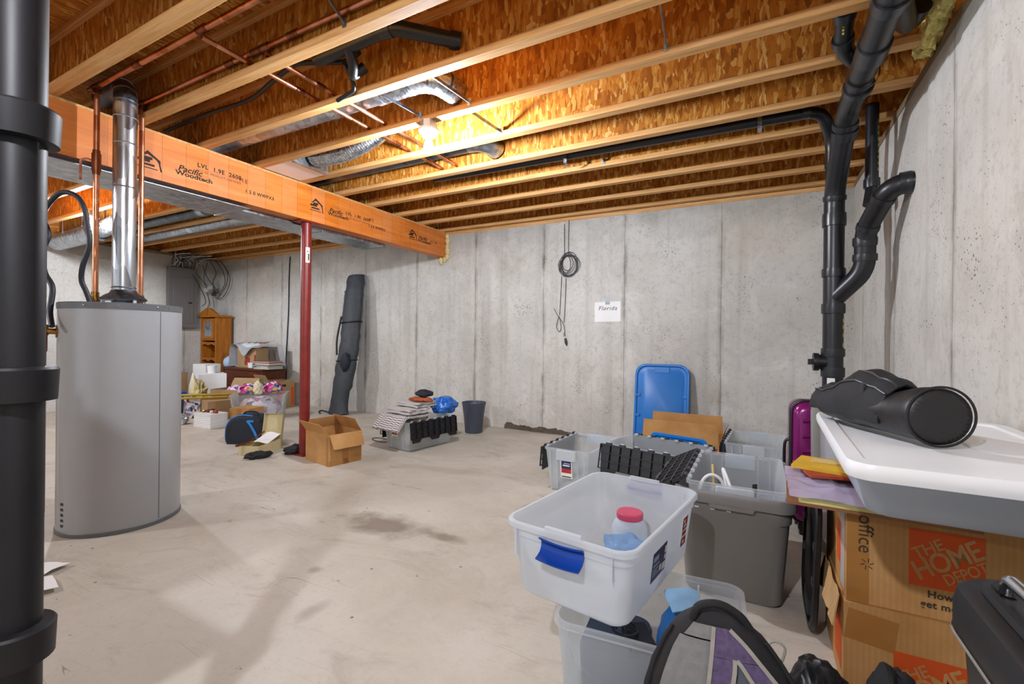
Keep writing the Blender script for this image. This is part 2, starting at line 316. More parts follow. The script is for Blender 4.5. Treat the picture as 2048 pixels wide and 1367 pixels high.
class MB:
    def __init__(s): s.v = []; s.f = []
    def add(s, vs, fs):
        o = len(s.v); s.v += [Vector(v) for v in vs]; s.f += [tuple(i+o for i in f) for f in fs]; return s
    def box(s, x0, y0, z0, x1, y1, z1):
        return s.add([(x0, y0, z0), (x1, y0, z0), (x1, y1, z0), (x0, y1, z0), (x0, y0, z1), (x1, y0, z1), (x1, y1, z1), (x0, y1, z1)],
                     [(0, 3, 2, 1), (4, 5, 6, 7), (0, 1, 5, 4), (1, 2, 6, 5), (2, 3, 7, 6), (3, 0, 4, 7)])
    def cbox(s, c, sz):
        return s.box(c[0]-sz[0]/2, c[1]-sz[1]/2, c[2]-sz[2]/2, c[0]+sz[0]/2, c[1]+sz[1]/2, c[2]+sz[2]/2)
    def loft(s, rings, cap0=True, cap1=True):
        n = len(rings[0]); o = len(s.v)
        for r in rings: s.v += [Vector(p) for p in r]
        for i in range(len(rings)-1):
            for j in range(n):
                a = o+i*n+j; b = o+i*n+(j+1) % n
                s.f.append((a, b, b+n, a+n))
        if cap0: s.f.append(tuple(o+j for j in reversed(range(n))))
        if cap1: s.f.append(tuple(o+(len(rings)-1)*n+j for j in range(n)))
        return s
    def tube(s, pts, r, n=12, caps=True):
        P = [Vector(p) for p in pts]; rs = r if isinstance(r, (list, tuple)) else [r]*len(P); rings = []
        x = None
        for i, p in enumerate(P):
            d = (P[min(i+1, len(P)-1)]-P[max(i-1, 0)]).normalized()
            if x is None: x, y, _ = frame(d)
            else:
                x = (x-d*x.dot(d)).normalized()
            y = d.cross(x)
            rings.append([p+rs[i]*(math.cos(2*PI*k/n)*x+math.sin(2*PI*k/n)*y) for k in range(n)])
        return s.loft(rings, caps, caps)
    def cyl(s, p, q, r, n=20, r2=None): return s.tube([p, q], [r, r if r2 is None else r2], n)
    def lathe(s, prof, n=28, axis=None, caps=True):
        rings = [circ(max(r, 1e-4), n, z) for r, z in prof]
        if axis:
            o, d = Vector(axis[0]), Vector(axis[1]); x, y, d = frame(d)
            rings = [[o+x*p.x+y*p.y+d*p.z for p in r] for r in rings]
        return s.loft(rings, caps, caps)
    def prism(s, poly, z0, z1):
        n = len(poly)
        area = sum(poly[i][0]*poly[(i+1) % n][1]-poly[(i+1) % n][0]*poly[i][1] for i in range(n))
        if area < 0: poly = poly[::-1]
        return s.loft([[(x, y, z0) for x, y in poly], [(x, y, z1) for x, y in poly]])
    def sheet(s, grid, th=0.0):
        """grid[i][j] points; th>0 gives it thickness along its normals"""
        h, w = len(grid), len(grid[0]); G = [[Vector(p) for p in r] for r in grid]
        if th:
            N = []
            for i in range(h):
                row = []
                for j in range(w):
                    du = G[i][min(j+1, w-1)]-G[i][max(j-1, 0)]; dv = G[min(i+1, h-1)][j]-G[max(i-1, 0)][j]
                    row.append(du.cross(dv).normalized())
                N.append(row)
            o = len(s.v)
            for sg in (.5, -.5):
                for i in range(h):
                    for j in range(w): s.v.append(G[i][j]+N[i][j]*th*sg)
            id_ = lambda k, i, j: o+k*h*w+i*w+j
            for i in range(h-1):
                for j in range(w-1):
                    s.f.append((id_(0, i, j), id_(0, i, j+1), id_(0, i+1, j+1), id_(0, i+1, j)))
                    s.f.append((id_(1, i, j), id_(1, i+1, j), id_(1, i+1, j+1), id_(1, i, j+1)))
            for i in range(h-1):
                for j, fl in ((0, 0), (w-1, 1)):
                    q = (id_(0, i, j), id_(0, i+1, j), id_(1, i+1, j), id_(1, i, j)); s.f.append(q if not fl else q[::-1])
            for j in range(w-1):
                for i, fl in ((0, 1), (h-1, 0)):
                    q = (id_(0, i, j), id_(0, i, j+1), id_(1, i, j+1), id_(1, i, j)); s.f.append(q[::-1] if fl == 0 else q)
        else:
            o = len(s.v); s.v += [p for r in G for p in r]
            for i in range(h-1):
                for j in range(w-1): s.f.append((o+i*w+j, o+i*w+j+1, o+(i+1)*w+j+1, o+(i+1)*w+j))
        return s
    def tub(s, w, l, wb, lb, h, r=.03, t=.004, rw=.012, rh=.014, n=5, lip=True):
        R = []
        R.append(rrect(wb-.02, lb-.02, r, n, 0)); R.append(rrect(wb, lb, r, n, .01))
        R.append(rrect(w-2*rw, l-2*rw, r, n, h-rh))
        if lip: R += [rrect(w, l, r+.006, n, h-rh), rrect(w, l, r+.006, n, h)]
        else: R.append(rrect(w-2*rw, l-2*rw, r, n, h))
        R += [rrect(w-2*rw-2*t, l-2*rw-2*t, r, n, h), rrect(wb-2*t, lb-2*t, r, n, .012), rrect(wb-.03-2*t, lb-.03-2*t, r*.7, n, .006)]
        return s.loft(R)
    def blob(s, c, sz, seed=0, amp=.25, fr=3.0, sub=3, flat=None):
        bm = bmesh.new(); bmesh.ops.create_icosphere(bm, subdivisions=sub, radius=1)
        vs = []
        for v in bm.verts:
            p = v.co.copy(); d = 1+amp*noise.noise(p*fr+Vector((seed*7.3, seed*3.1, 0)))+amp*.5*noise.noise(p*fr*2.3+Vector((0, seed*5.7, 1)))
            p = p*d; q = Vector((c[0]+p.x*sz[0], c[1]+p.y*sz[1], c[2]+p.z*sz[2]))
            if flat is not None and q.z < flat: q.z = flat+(q.z-flat)*.02
            vs.append(q)
        bm.verts.index_update(); fs = [tuple(v.index for v in f.verts) for f in bm.faces]; bm.free()
        return s.add(vs, fs)
    def text(s, txt, size, mat4, th=.0006, shear=0, space=1.0, squash=1.0, bold=0.0):
        cu = bpy.data.curves.new('t', 'FONT'); cu.body = txt; cu.size = size; cu.shear = shear; cu.space_character = space
        cu.align_x = 'CENTER'; cu.align_y = 'CENTER'; cu.extrude = th/2; cu.resolution_u = 3; cu.offset = bold*size
        o = bpy.data.objects.new('t', cu); COL.objects.link(o); dg = bpy.context.evaluated_depsgraph_get()
        me = bpy.data.meshes.new_from_object(o.evaluated_get(dg))
        s.add([mat4 @ Vector((v.co.x*squash, v.co.y, v.co.z)) for v in me.vertices], [tuple(p.vertices) for p in me.polygons])
        bpy.data.objects.remove(o); bpy.data.meshes.remove(me); bpy.data.curves.remove(cu); return s
    def xf(s, m, start=0):
        flip = m.to_3x3().determinant() < 0
        for i in range(start, len(s.v)): s.v[i] = m @ s.v[i]
        if flip: s.f = [tuple(reversed(f)) for f in s.f]
        return s
    def crumple(s, amp, fr, seed=0):
        for i, p in enumerate(s.v):
            q = p*fr+Vector((seed*3.7, seed*1.9, seed)); s.v[i] = p+amp*Vector((noise.noise(q), noise.noise(q+Vector((9, 0, 0))), noise.noise(q+Vector((0, 9, 0)))))
        return s
def Rz(a): return Matrix.Rotation(a, 4, 'Z')
def Tr(v): return Matrix.Translation(Vector(v))
def basis(o, x, y):
    x = Vector(x).normalized(); y = Vector(y); y = (y-x*y.dot(x)).normalized(); z = x.cross(y)
    m = Matrix((x, y, z)).transposed().to_4x4(); m.translation = Vector(o); return m
def obj(name, mb, mat, parent=None, smooth=35, bevel=0.0, sub=0, world=False):
    if world and parent is not None:
        inv = (Tr(parent.location) @ Rz(parent.rotation_euler.z)).inverted() if parent.parent is None else \
            (Tr(parent.parent.location) @ Rz(parent.parent.rotation_euler.z)).inverted()
        mb.xf(inv)
    me = bpy.data.meshes.new(name); me.from_pydata([tuple(v) for v in mb.v], [], mb.f); me.update()
    bm = bmesh.new(); bm.from_mesh(me); bmesh.ops.remove_doubles(bm, verts=bm.verts, dist=1e-6); bmesh.ops.recalc_face_normals(bm, faces=bm.faces); bm.to_mesh(me); bm.free()
    if smooth:
        me.shade_smooth(); me.set_sharp_from_angle(angle=math.radians(smooth))
    me.materials.append(M[mat] if isinstance(mat, str) else mat)
    o = bpy.data.objects.new(name, me); COL.objects.link(o)
    if parent is not None: o.parent = parent
    if bevel:
        b = o.modifiers.new('bevel', 'BEVEL'); b.width = bevel; b.segments = 2; b.limit_method = 'ANGLE'; b.angle_limit = math.radians(40)
    if sub:
        m = o.modifiers.new('sub', 'SUBSURF'); m.levels = sub; m.render_levels = sub
    return o
def tag(o, label, cat, group=None):
    o['label'] = label; o['category'] = cat
    if group: o['group'] = group
    return o
def thing(name, label, cat, loc=(0, 0, 0), rz=0.0, group=None):
    o = bpy.data.objects.new(name, None); COL.objects.link(o); o.empty_display_size = .05
    o.location = Vector(loc); o.rotation_euler = (0, 0, rz); return tag(o, label, cat, group)
def single(name, mb, mat, label, cat, loc=(0, 0, 0), rz=0.0, group=None, world=False, **kw):
    if world: mb.xf((Tr(loc) @ Rz(rz)).inverted())
    o = obj(name, mb, mat, **kw); o.location = Vector(loc); o.rotation_euler = (0, 0, rz); return tag(o, label, cat, group)
def struct(name, mb, mat, **kw):
    o = obj(name, mb, mat, **kw); o['kind'] = 'structure'; return o
def copy_thing(src, loc, rz, label, group=None):
    r = src.copy(); COL.objects.link(r); r.location = Vector(loc); r.rotation_euler = (0, 0, rz); r['label'] = label
    if group: r['group'] = group
    for ch in list(src.children):
        c = ch.copy(); COL.objects.link(c); c.parent = r
        for g in list(ch.children):
            d = g.copy(); COL.objects.link(d); d.parent = c
    return r
# ================================================================ SETTING
XR, YB, XL, YF = .707, 4.757, -8.456, -3.6
ZW, ZJ0, ZJ1 = 2.35, 2.388, 2.69
struct('floor', MB().box(XL-.2, YF-.2, -.12, XR+.2, YB+.2, 0), 'floor')
struct('wall_back', MB().box(XL-.2, YB, 0, XR+.2, YB+.2, ZW), 'wall_back')
struct('wall_right', MB().box(XR, YF-.2, 0, XR+.2, YB, ZW), 'wall_right')
struct('wall_left', MB().box(XL-.2, YF-.2, 0, XL, YB, ZW), 'wall_left')
struct('wall_front', MB().box(XL, YF-.2, 0, XL+2.4, YF, ZW), 'wall_back')
struct('wall_rear', MB().box(XR-1.6, YF-.2, 0, XR, YF, ZW), 'wall_back')  # unseen gap between the two rear pieces added to let soft world light in
struct('ceiling', MB().box(XL-.2, YF-.2, ZJ1, XR+.2, YB+.2, ZJ1+.03), 'osb_flat')
struct('trim_1', MB().box(XL-.14, YB-.006, ZW, XR+.14, YB+.135, ZJ0), 'lumber')
struct('trim_2', MB().box(XR-.006, YF, ZW, XR+.135, YB-.006, ZJ0), 'sill')
struct('trim_3', MB().box(XL-.135, YF, ZW, XL+.006, YB-.006, ZJ0), 'sill')
struct('trim_4', MB().box(XL-.14, YB+.09, ZJ0, XR+.14, YB+.12, ZJ1), 'osb')
struct('trim_5', MB().box(XR+.095, YF, ZJ0, XR+.12, YB+.09, ZJ1), 'osb')
struct('trim_6', MB().box(XL-.12, YF, ZJ0, XL-.095, YB+.09, ZJ1), 'osb')
# the damp, crumbling foot of the back wall
mb = MB(); pr = []
for i in range(40):
    x = -2.62+i*.026; h = (.055+.05*noise.noise(Vector((x*6, 1, 2)))+.025*noise.noise(Vector((x*25, 4, 2))))*min(1, (40-i)/16, (i+2)/3)
    pr.append([(x, YB-.022-.012*noise.noise(Vector((x*14, 0, 7))), 0.0), (x, YB-.012, max(.004, h*.6)), (x, YB-.001, max(.006, h))])
struct('trim_7', mb.sheet(pr, .0), 'dirt')

# ================================================================ FLOOR JOISTS AND BEAM
ORD = ['first', 'second', 'third', 'fourth', 'fifth', 'sixth', 'seventh', 'eighth', 'ninth', 'tenth', 'eleventh', 'twelfth', 'thirteenth', 'fourteenth', 'fifteenth', 'sixteenth', 'seventeenth', 'eighteenth', 'nineteenth', 'twentieth']
JY = [4.707-.406*i for i in range(20)]          # centre lines, from the back wall outwards
BX0, BX1, BZ0, BZ1 = -3.625, -3.492, 2.072, 2.372
def joist(x0, x1, label, group, loc):
    L = x1-x0; t = thing('floor_joist', label, 'joist', loc, 0, group)
    h = ZJ1-ZJ0
    obj('bottom_flange', MB().box(0, -.029, 0, L, .029, .036), 'lumber', t, bevel=.003)
    obj('top_flange', MB().box(0, -.029, h-.036, L, .029, h), 'lumber', t, bevel=.003)
    obj('web', MB().box(.001, -.005, .036, L-.001, .005, h-.036), 'osb', t)
    return t
JR = JL = None
for i, y in enumerate(JY):
    lr = f'{ORD[i]} wooden I-joist from the back wall, on the side of the plumbing stack'
    ll = f'{ORD[i]} wooden I-joist from the back wall, on the electrical panel side of the beam'
    if JR is None:
        JR = joist(-3.565, XR+.095, lr, 'floor joists over the plumbing side', (-3.565, y, ZJ0)); JL = joist(XL-.095, -3.57, ll, 'floor joists over the panel side', (XL-.095, y, ZJ0))
    else:
        if y > -1.3: copy_thing(JR, (-3.565, y, ZJ0), 0, lr)
        if y > .3: copy_thing(JL, (XL-.095, y, ZJ0), 0, ll)
bt = thing('support_beam', 'orange laminated wood beam carrying the floor joists on the red column', 'beam', (BX1, 0, BZ0))
mb = MB()
obj('beam_body', MB().box(BX0-BX1, YF, 0, 0, YB-.001, BZ1-BZ0), 'lvl', bt, bevel=.002)
obj('sill_strip', MB().box(BX0-BX1+.004, YF, BZ1-BZ0, -.004, YB-.001, BZ1-BZ0+.0155), 'lumber', bt)
def bm_face(u, v): p = onX(u, v, BX1); return p.y, p.z
def bmat(y, z): return basis((BX1+.0004, y, z), (0, 1, 0), (0, 0, 1))
def house(y, z, k):
    m = MB()
    roof = [(-.085, .02), (-.02, .075), (.085, .02), (.085, -.01), (.1, -.06), (.085, -.06), (.07, 0), (.05, .02), (-.02, .05), (-.07, .02)]
    m.prism([(x*k*.8, yy*k) for x, yy in roof], -.0003, .0003)
    for i, (a, b, c, d) in enumerate(((-.085, -.055, .05, -.048), (-.07, -.035, .03, -.02), (-.085, -.01, .0, .01), (-.05, .01, .015, .03))):
        m.prism([(a*k, b*k), (c*k, b*k), (c*k, d*k), (a*k+.01*k, d*k)], -.0003, .0003)
    return m.xf(bmat(y, z))
stamps = [((300, 322), (380, 345), (432, 346), (487, 362), (520, 390)), ((634, 412), (672, 426), (712, 436), (743, 440), (754, 456)), ((826, 470), (846, 479), (862, 483), (880, 486), (886, 494))]
for i, (a, b, c, d, e) in enumerate(stamps):
    y, z = bm_face(*a); obj('stamp', house(y, z, .88), 'print_black', bt, world=True)
    y, z = bm_face(*b); m = MB().text('Pacific', .056, bmat(y, z+.012), bold=.02, shear=.3, squash=1.1).text('Woodtech', .042, bmat(y+.03, z-.022), squash=1.3, bold=.03); obj('stamp', m, 'print_black', bt, world=True)
    if i < 2:
        y, z = bm_face(*c); m = MB().text('LVL  1.9E  2600', .042, bmat(y+.03, z+.018), space=1.15, bold=.03).text('ICC-ES  PRODUCT CERTIFIED', .02, bmat(y+.03, z-.022), space=1.2)
        obj('stamp', m, 'print_black', bt, world=True)
        y, z = bm_face(*d); obj('stamp', MB().text('M E', .042, bmat(y, z)), 'print_black', bt, world=True)
        y, z = bm_face(*e); obj('stamp', MB().text('1 2 0 WWPX3', .036, bmat(y, z), space=1.1, bold=.03), 'print_black', bt, world=True)
    else:
        y, z = bm_face(*c); obj('stamp', MB().text('LVL 1.9E', .04, bmat(y+.05, z)), 'print_black', bt, world=True)
# expanding foam round the beam end
mb = MB()
for i, (x, y, z, s) in enumerate(((BX1+.03, YB-.02, 2.33, .035), (BX1+.035, YB-.02, 2.27, .04), (BX1+.03, YB-.02, 2.2, .036), (BX1+.035, YB-.025, 2.14, .042), (BX1+.03, YB-.02, 2.08, .035), (BX1-.01, YB-.02, 2.045, .036), (BX1-.06, YB-.03, 2.03, .042))):
    mb.blob((x, y, z), (s*.8, .024, s*1.15), i+3, .35, 2.5, 2)
single('spray_foam', mb, 'foam', 'cream expanding foam bulging around the end of the beam at the back wall', 'foam', (BX1, YB-.02, 2.15), world=True)

# steel column
cx, cy = -3.5585, 2.757
t = thing('support_column', 'dark red round steel column standing under the orange beam', 'column', (cx, cy, 0))
obj('post', MB().lathe([(.044, .012), (.044, 2.058)], 32), 'red_paint', t)
obj('base_plate', MB().cbox((0, 0, .006), (.13, .13, .012)), 'red_paint', t, bevel=.002)
obj('top_plate', MB().cbox((0, 0, 2.0645), (.12, .2, .013)), 'red_paint', t, bevel=.002)
a0 = math.atan2(-cy, -cx); 
g = []
for zz in (1.705, 1.84):
    g.append([(.0448*math.cos(a0+q), .0448*math.sin(a0+q), zz) for q in (-.1, .1, .3, .5, .7)])
st = obj('sticker', MB().sheet(g, .0006), 'white_paper', t)
m = MB(); p = .0454
g = [[(p*math.cos(a0+q), p*math.sin(a0+q), zz) for q in (.34, .46, .58)] for zz in (1.725, 1.785)]
m.sheet(g, .0005); g = [[(p*math.cos(a0+q), p*math.sin(a0+q), zz) for q in (.06, .3, .56)] for zz in (1.80, 1.806)]; m.sheet(g, .0005)
obj('sticker_print', m, 'print_black', st)

# sheet metal trunk duct beside the beam
t = thing('trunk_duct', 'rectangular galvanized trunk duct hung along the beam bottom', 'duct', (-3.79, 0, 2.045))
obj('duct_body', MB().box(-.17, YF, 0, .158, 3.80, .33), 'galv', t, bevel=.003)
obj('end_cap', MB().box(-.172, 3.80, -.002, .16, 3.806, .332), 'galv_dark', t)
for y in (-1.2, .5, 2.2, 3.0): obj('seam_cleat', MB().box(-.174, y-.012, -.004, .161, y+.012, .332), 'galv', t, bevel=.002)
m = MB().box(.16, YF, -.006, .295, 2.2, -.003).box(.16, YF, -.006, .163, 2.2, .012)
obj('bottom_flange', m, 'galv', t)
for y in (1.0, 1.9): obj('flange_screw', MB().lathe([(.012, -.0075), (.012, -.006)], 12, ((.22, y, 0), (0, 0, 1))), 'galv_dark', t)

# ================================================================ COPPER WATER PIPES
def line(name, pts, r, mat, t, n=14, world=True, **kw): return obj(name, MB().tube(pts, r, n), mat, t, world=world, **kw)
def elbow_path(pts, r, k=5):
    """round the corners of a polyline with radius r"""
    P = [Vector(p) for p in pts]; out = [P[0]]
    for i in range(1, len(P)-1):
        a = (P[i-1]-P[i]).normalized(); b = (P[i+1]-P[i]).normalized()
        s = P[i]+a*r; e = P[i]+b*r
        for j in range(k+1):
            q = j/k; out.append((1-q)**2*s+2*q*(1-q)*P[i]+q*q*e)
    return out+[P[-1]]
HX, HY, HR, HZ = -3.21, 1.282, .273, 1.22
MAIN = {}
for nm, y0, zt, xr, lab in (('A', 1.210, 2.478, .3, 'nearer copper water line rising from the heater and running along a joist'), ('B', 1.430, 2.478, .3, 'farther copper water line rising from the heater beside the silver flue')):
    t = thing('copper_pipe', lab, 'pipe', (-3.37, y0, HZ), 0, 'copper supply lines'); MAIN[nm] = t
    line('riser', [(-3.37, y0, HZ+.05), (-3.37, y0, zt)], .0145, 'copper', t)
    line('run', [(-3.47, y0, zt), (xr, y0, zt)], .0145, 'copper', t)
    line('tee', [(-3.37, y0, zt-.045), (-3.37, y0, zt-.016)], .018, 'copper_old', t); line('tee', [(-3.41, y0, zt), (-3.33, y0, zt)], .018, 'copper_old', t)
    m = MB().lathe([(.02, .0), (.02, .02), (.026, .022), (.026, .05), (.019, .052), (.019, .075)], 12); m.xf(Tr((-3.37, y0, HZ)))
    obj('union', m, 'brass', t, world=True)
    if nm == 'A':
        m = MB().cyl((-3.37, y0, 1.99), (-3.37, y0, 2.09), .022, 14).cyl((-3.37, y0, 1.97), (-3.37, y0, 1.99), .018, 14).cyl((-3.37, y0, 2.09), (-3.37, y0, 2.11), .018, 14)
        obj('valve', m, 'copper_old', t, world=True)
        line('valve_handle', elbow_path([(-3.37, y0, 2.04), (-3.405, y0-.03, 2.06), (-3.445, y0-.045, 2.055), (-3.445, y0-.045, 1.94)], .012), .006, 'copper', t, 8)
    for x in ((-2.9, -2.3, -1.83) if nm == 'A' else (-2.45, -2.23, -1.95)): line('coupling', [(x-.035, y0, zt), (x+.035, y0, zt)], .018, 'copper_old', t)
for x, y0, nm in ((-2.305, 1.21, 'A'), (-2.16, 1.43, 'B')):
    t = MAIN[nm]
    line('branch', [(x, y0+.0, 2.446), (x, 3.22, 2.446)], .0125, 'copper', t)
    line('tee', [(x-.03, y0, 2.478), (x+.03, y0, 2.478)], .0185, 'copper_old', t)
    for j in (1, 2, 4, 6): line('coupling', [(x, y0+.2*j+.1, 2.446), (x, y0+.2*j+.15, 2.446)], .0155, 'copper_old', t)

# ================================================================ DUCTS IN THE JOIST BAYS
t = thing('round_duct', 'shiny round metal duct with a gored elbow in the joist bay by the bulb', 'duct', (-2.6, 2.08, 2.5))
line('duct_pipe', [(-3.75, 2.075, 2.535), (-2.02, 2.075, 2.535)], .068, 'galv', t, 24)
path = elbow_path([(-2.02, 2.075, 2.535), (-1.62, 2.075, 2.535), (-1.60, 2.255, 2.51)], .16, 5); path = [path[0]]+path[1:]
line('elbow', path, .0735, 'foil', t, 24)
for q in (1, 3, 5):
    p = Vector(path[q]); d = (Vector(path[q+1])-Vector(path[q-1])).normalized(); line('elbow_band', [p-d*.006, p+d*.006], .0755, 'galv_dark', t, 24)
line('coupling', [(-2.46, 2.075, 2.535), (-2.36, 2.075, 2.535)], .0755, 'foil', t, 24); line('coupling', [(-2.05, 2.075, 2.535), (-2.0, 2.075, 2.535)], .075, 'galv', t, 24)
pts = [(-3.10+.010*i, 2.47, 2.47+.08*(i/75)**2-.035*math.sin(i*.042)) for i in range(75)]; rs = [.068+(.004 if i % 2 else -.002) for i in range(75)]
t = thing('flexible_duct', 'silver corrugated flexible duct sagging into the joist bay beside the bulb', 'duct', (-3.0, 2.47, 2.5))
line('hose', pts, rs, 'foil', t, 20)
t2 = line('hose', [(-2.37, 2.47, 2.555), (-1.5, 2.47, 2.56)], .062, 'foil', t, 20)
bo = thing('register_boot', 'pale sheet metal boot box set over the beam under the flexible duct', 'boot', (-3.36, 2.46, ZJ0))
p1 = onZ(575, 355, ZJ0+.0)
obj('boot_box', MB().box(-.12, -.16, -.0, .22, .17, .01).box(-.12, -.16, .01, -.117, .17, .12), 'white_plastic', bo)
obj('boot_flange', MB().box(.219, -.16, -.012, .226, .17, .2).box(.226, -.16, -.012, .25, .17, -.008), 'galv', bo)
t = thing('round_duct', 'dark round metal duct with open end, behind the glowing bulb', 'duct', (-2.3, 2.95, 2.5))
line('duct_pipe', [(-3.7, 2.93, 2.535), (-1.95, 2.93, 2.535)], .07, 'galv_dark', t, 24)
line('elbow', elbow_path([(-1.95, 2.93, 2.535), (-1.80, 2.93, 2.53), (-1.79, 3.07, 2.50)], .12), .073, 'galv', t, 24)
t = thing('round_duct', 'dark round metal duct on the panel side, nearer of the two long ones', 'duct', (-5, 2.95, 2.49))
line('duct_pipe', [(-8.2, 2.95, 2.48), (-3.98, 2.95, 2.48)], .075, 'galv_dark', t, 24); line('coupling', [(-5.6, 2.95, 2.48), (-5.5, 2.95, 2.48)], .078, 'galv', t, 24)
t = thing('round_duct', 'pale round metal duct on the panel side, farther of the two long ones', 'duct', (-6, 3.35, 2.49))
line('duct_pipe', [(-8.2, 3.36, 2.47), (-4.6, 3.36, 2.47)], .08, 'galv', t, 24); line('coupling', [(-6.6, 3.36, 2.47), (-6.48, 3.36, 2.47)], .083, 'foil', t, 24)
t = thing('flexible_duct', 'silver duct with crinkled branch hanging below the joists near the left bulb', 'duct', (-6.9, 2.2, 2.28))
line('trunk', [(-8.2, 2.55, 2.27), (-6.9, 2.5, 2.27)], .105, 'galv', t, 24); line('trunk_collar', [(-6.95, 2.5, 2.27), (-6.85, 2.5, 2.27)], .11, 'galv_dark', t, 24)
pts = [Vector((-6.9, 2.5, 2.27)).lerp(Vector((-6.1, 2.43, 2.3)), i/30) for i in range(31)]; line('branch', pts, [.085+(.004 if i % 2 else -.003) for i in range(31)], 'foil', t, 20)

def duct_hanger(t, x, y, z, r):
    g = []
    for i in range(13):
        a = PI+PI*i/12; g.append([(x-.012, y+(r+.003)*math.cos(a), z+(r+.003)*math.sin(a)), (x+.012, y+(r+.003)*math.cos(a), z+(r+.003)*math.sin(a))])
    g = [[(x-.012, y-r-.003, ZJ1-.02), (x+.012, y-r-.003, ZJ1-.02)]]+g+[[(x-.012, y+r+.003, ZJ1-.02), (x+.012, y+r+.003, ZJ1-.02)]]
    obj('hanger_strap', MB().sheet(g, .0015), 'galv', t, world=True)
duct_hanger(bpy.data.objects['round_duct.002'], -4.4, 2.95, 2.48, .075); duct_hanger(bpy.data.objects['round_duct.003'], -5.2, 3.36, 2.47, .08)
fd = bpy.data.objects['flexible_duct.001']
for x in (-7.7, -7.15):
    y = 2.545; obj('hanger_strap', MB().box(x-.012, y-.112, 2.2, x+.012, y-.1105, ZJ1-.01).box(x-.012, y+.1105, 2.2, x+.012, y+.112, ZJ1-.01), 'galv', fd, world=True)
# ================================================================ BULBS
def bulb(loc, label, mat='bulb_glow'):
    t = thing('ceiling_bulb', label, 'light', loc, 0, 'bare bulbs')
    obj('junction_box', MB().lathe([(.052, -.042), (.052, 0)], 8), 'steel_box', t)
    obj('lamp_holder', MB().lathe([(.026, -.1), (.04, -.092), (.046, -.07), (.062, -.062), (.064, -.048), (.058, -.0425)], 28), 'ceramic', t)
    obj('bulb', MB().lathe([(.012, -.1005), (.016, -.112), (.026, -.135), (.0305, -.16), (.026, -.182), (.012, -.194), (.001, -.196)], 24), mat, t)
    return t
bulb((-1.81, JY[6], ZJ0), 'bare glowing light bulb under the joists of the plumbing side')
bulb((-6.42, JY[6], ZJ0), 'bare glowing light bulb seen behind the flue, on the panel side of the beam', 'bulb_glow')
bulb((-.45, JY[13], ZJ0), 'bare light bulb on the joists behind the camera, plumbing side', 'bulb_rear')
bulb((-4.8, JY[14], ZJ0), 'added unseen fill bulb on the joists behind the camera, panel side', 'bulb_rear')  # extra bulb added out of view as fill light
# ================================================================ WATER HEATER, FLUE, HOSE
t = thing('water_heater', 'tall grey cylindrical water heater with copper pipes and a flue on top', 'water heater', (HX, HY, 0))
obj('tank_jacket', MB().lathe([(HR-.006, .02), (HR, .022), (HR, HZ-.03), (HR-.003, HZ-.03)], 64), 'heater', t)
m = MB().lathe([(HR+.003, HZ-.035), (HR+.004, HZ-.004), (HR, HZ), (HR-.012, HZ), (HR-.014, HZ-.012), (.001, HZ-.012)], 64); obj('top_rim', m, 'heater_dark', t)
obj('base_ring', MB().lathe([(HR-.004, 0), (HR+.004, .001), (HR+.004, .02), (HR-.003, .026)], 64), 'heater_dark', t)
ac = math.atan2(-HY, -HX)
def jack(a, z, r=HR): return Vector((r*math.cos(a), r*math.sin(a), z))
m = MB()
for z in [.03+.01*i for i in range(112)][::111]:
    pass
m.box(-.001, -.0015, .03, .001, .0015, HZ-.04); m.xf(Rz(ac+.62) @ Tr((HR, 0, 0))); obj('jacket_seam', m, 'heater_dark', t)
m = MB()
for i in range(5): m.add([jack(ac-.99+.0*i+dq, .05+.028*i+dz, HR+.0012) for dq, dz in ((-.1, 0), (-.02, 0), (-.02, .014), (-.1, .014))], [(0, 1, 2, 3)])
obj('vent_louvre', m, 'black_plastic', t)
for q in (-.6, -.08, .55, .8):
    m = MB().lathe([(.004, 0), (.004, .003), (.001, .004)], 8, (jack(ac+q, HZ-.018, HR+.004), jack(ac+q, 0, 1))); obj('screw', m, 'chrome', t)
obj('warning_label', MB().box(-.05, -.02, HZ-.0115, .05, .02, HZ-.0105).xf(Rz(.4) @ Tr((.12, .12, 0))), 'print_red', t)
# relief valve and discharge pipe on the left flank
dv = Vector((math.cos(ac-1.42), math.sin(ac-1.42), 0)); o = dv*HR
rv = obj('relief_valve', MB().cyl(o+Vector((0, 0, 1.065)), o+dv*.05+Vector((0, 0, 1.065)), .016, 14).cyl(o+dv*.05+Vector((0, 0, 1.045)), o+dv*.05+Vector((0, 0, 1.10)), .021, 14).cyl(o+dv*.05+Vector((0, 0, 1.07)), o+dv*.085+Vector((0, 0, 1.07)), .015, 14).cyl(o-dv*.004+Vector((0, 0, 1.065)), o+dv*.004+Vector((0, 0, 1.065)), .034, 18), 'brass', t)
p0 = o+dv*.05
obj('discharge_pipe', MB().tube([p0+Vector((0, 0, 1.05)), p0+Vector((0, 0, .12))], .0135, 14), 'grey_pipe', t)
obj('pipe_adapter', MB().tube([p0+Vector((0, 0, 1.045)), p0+Vector((0, 0, .96))], .017, 14), 'copper_old', t)

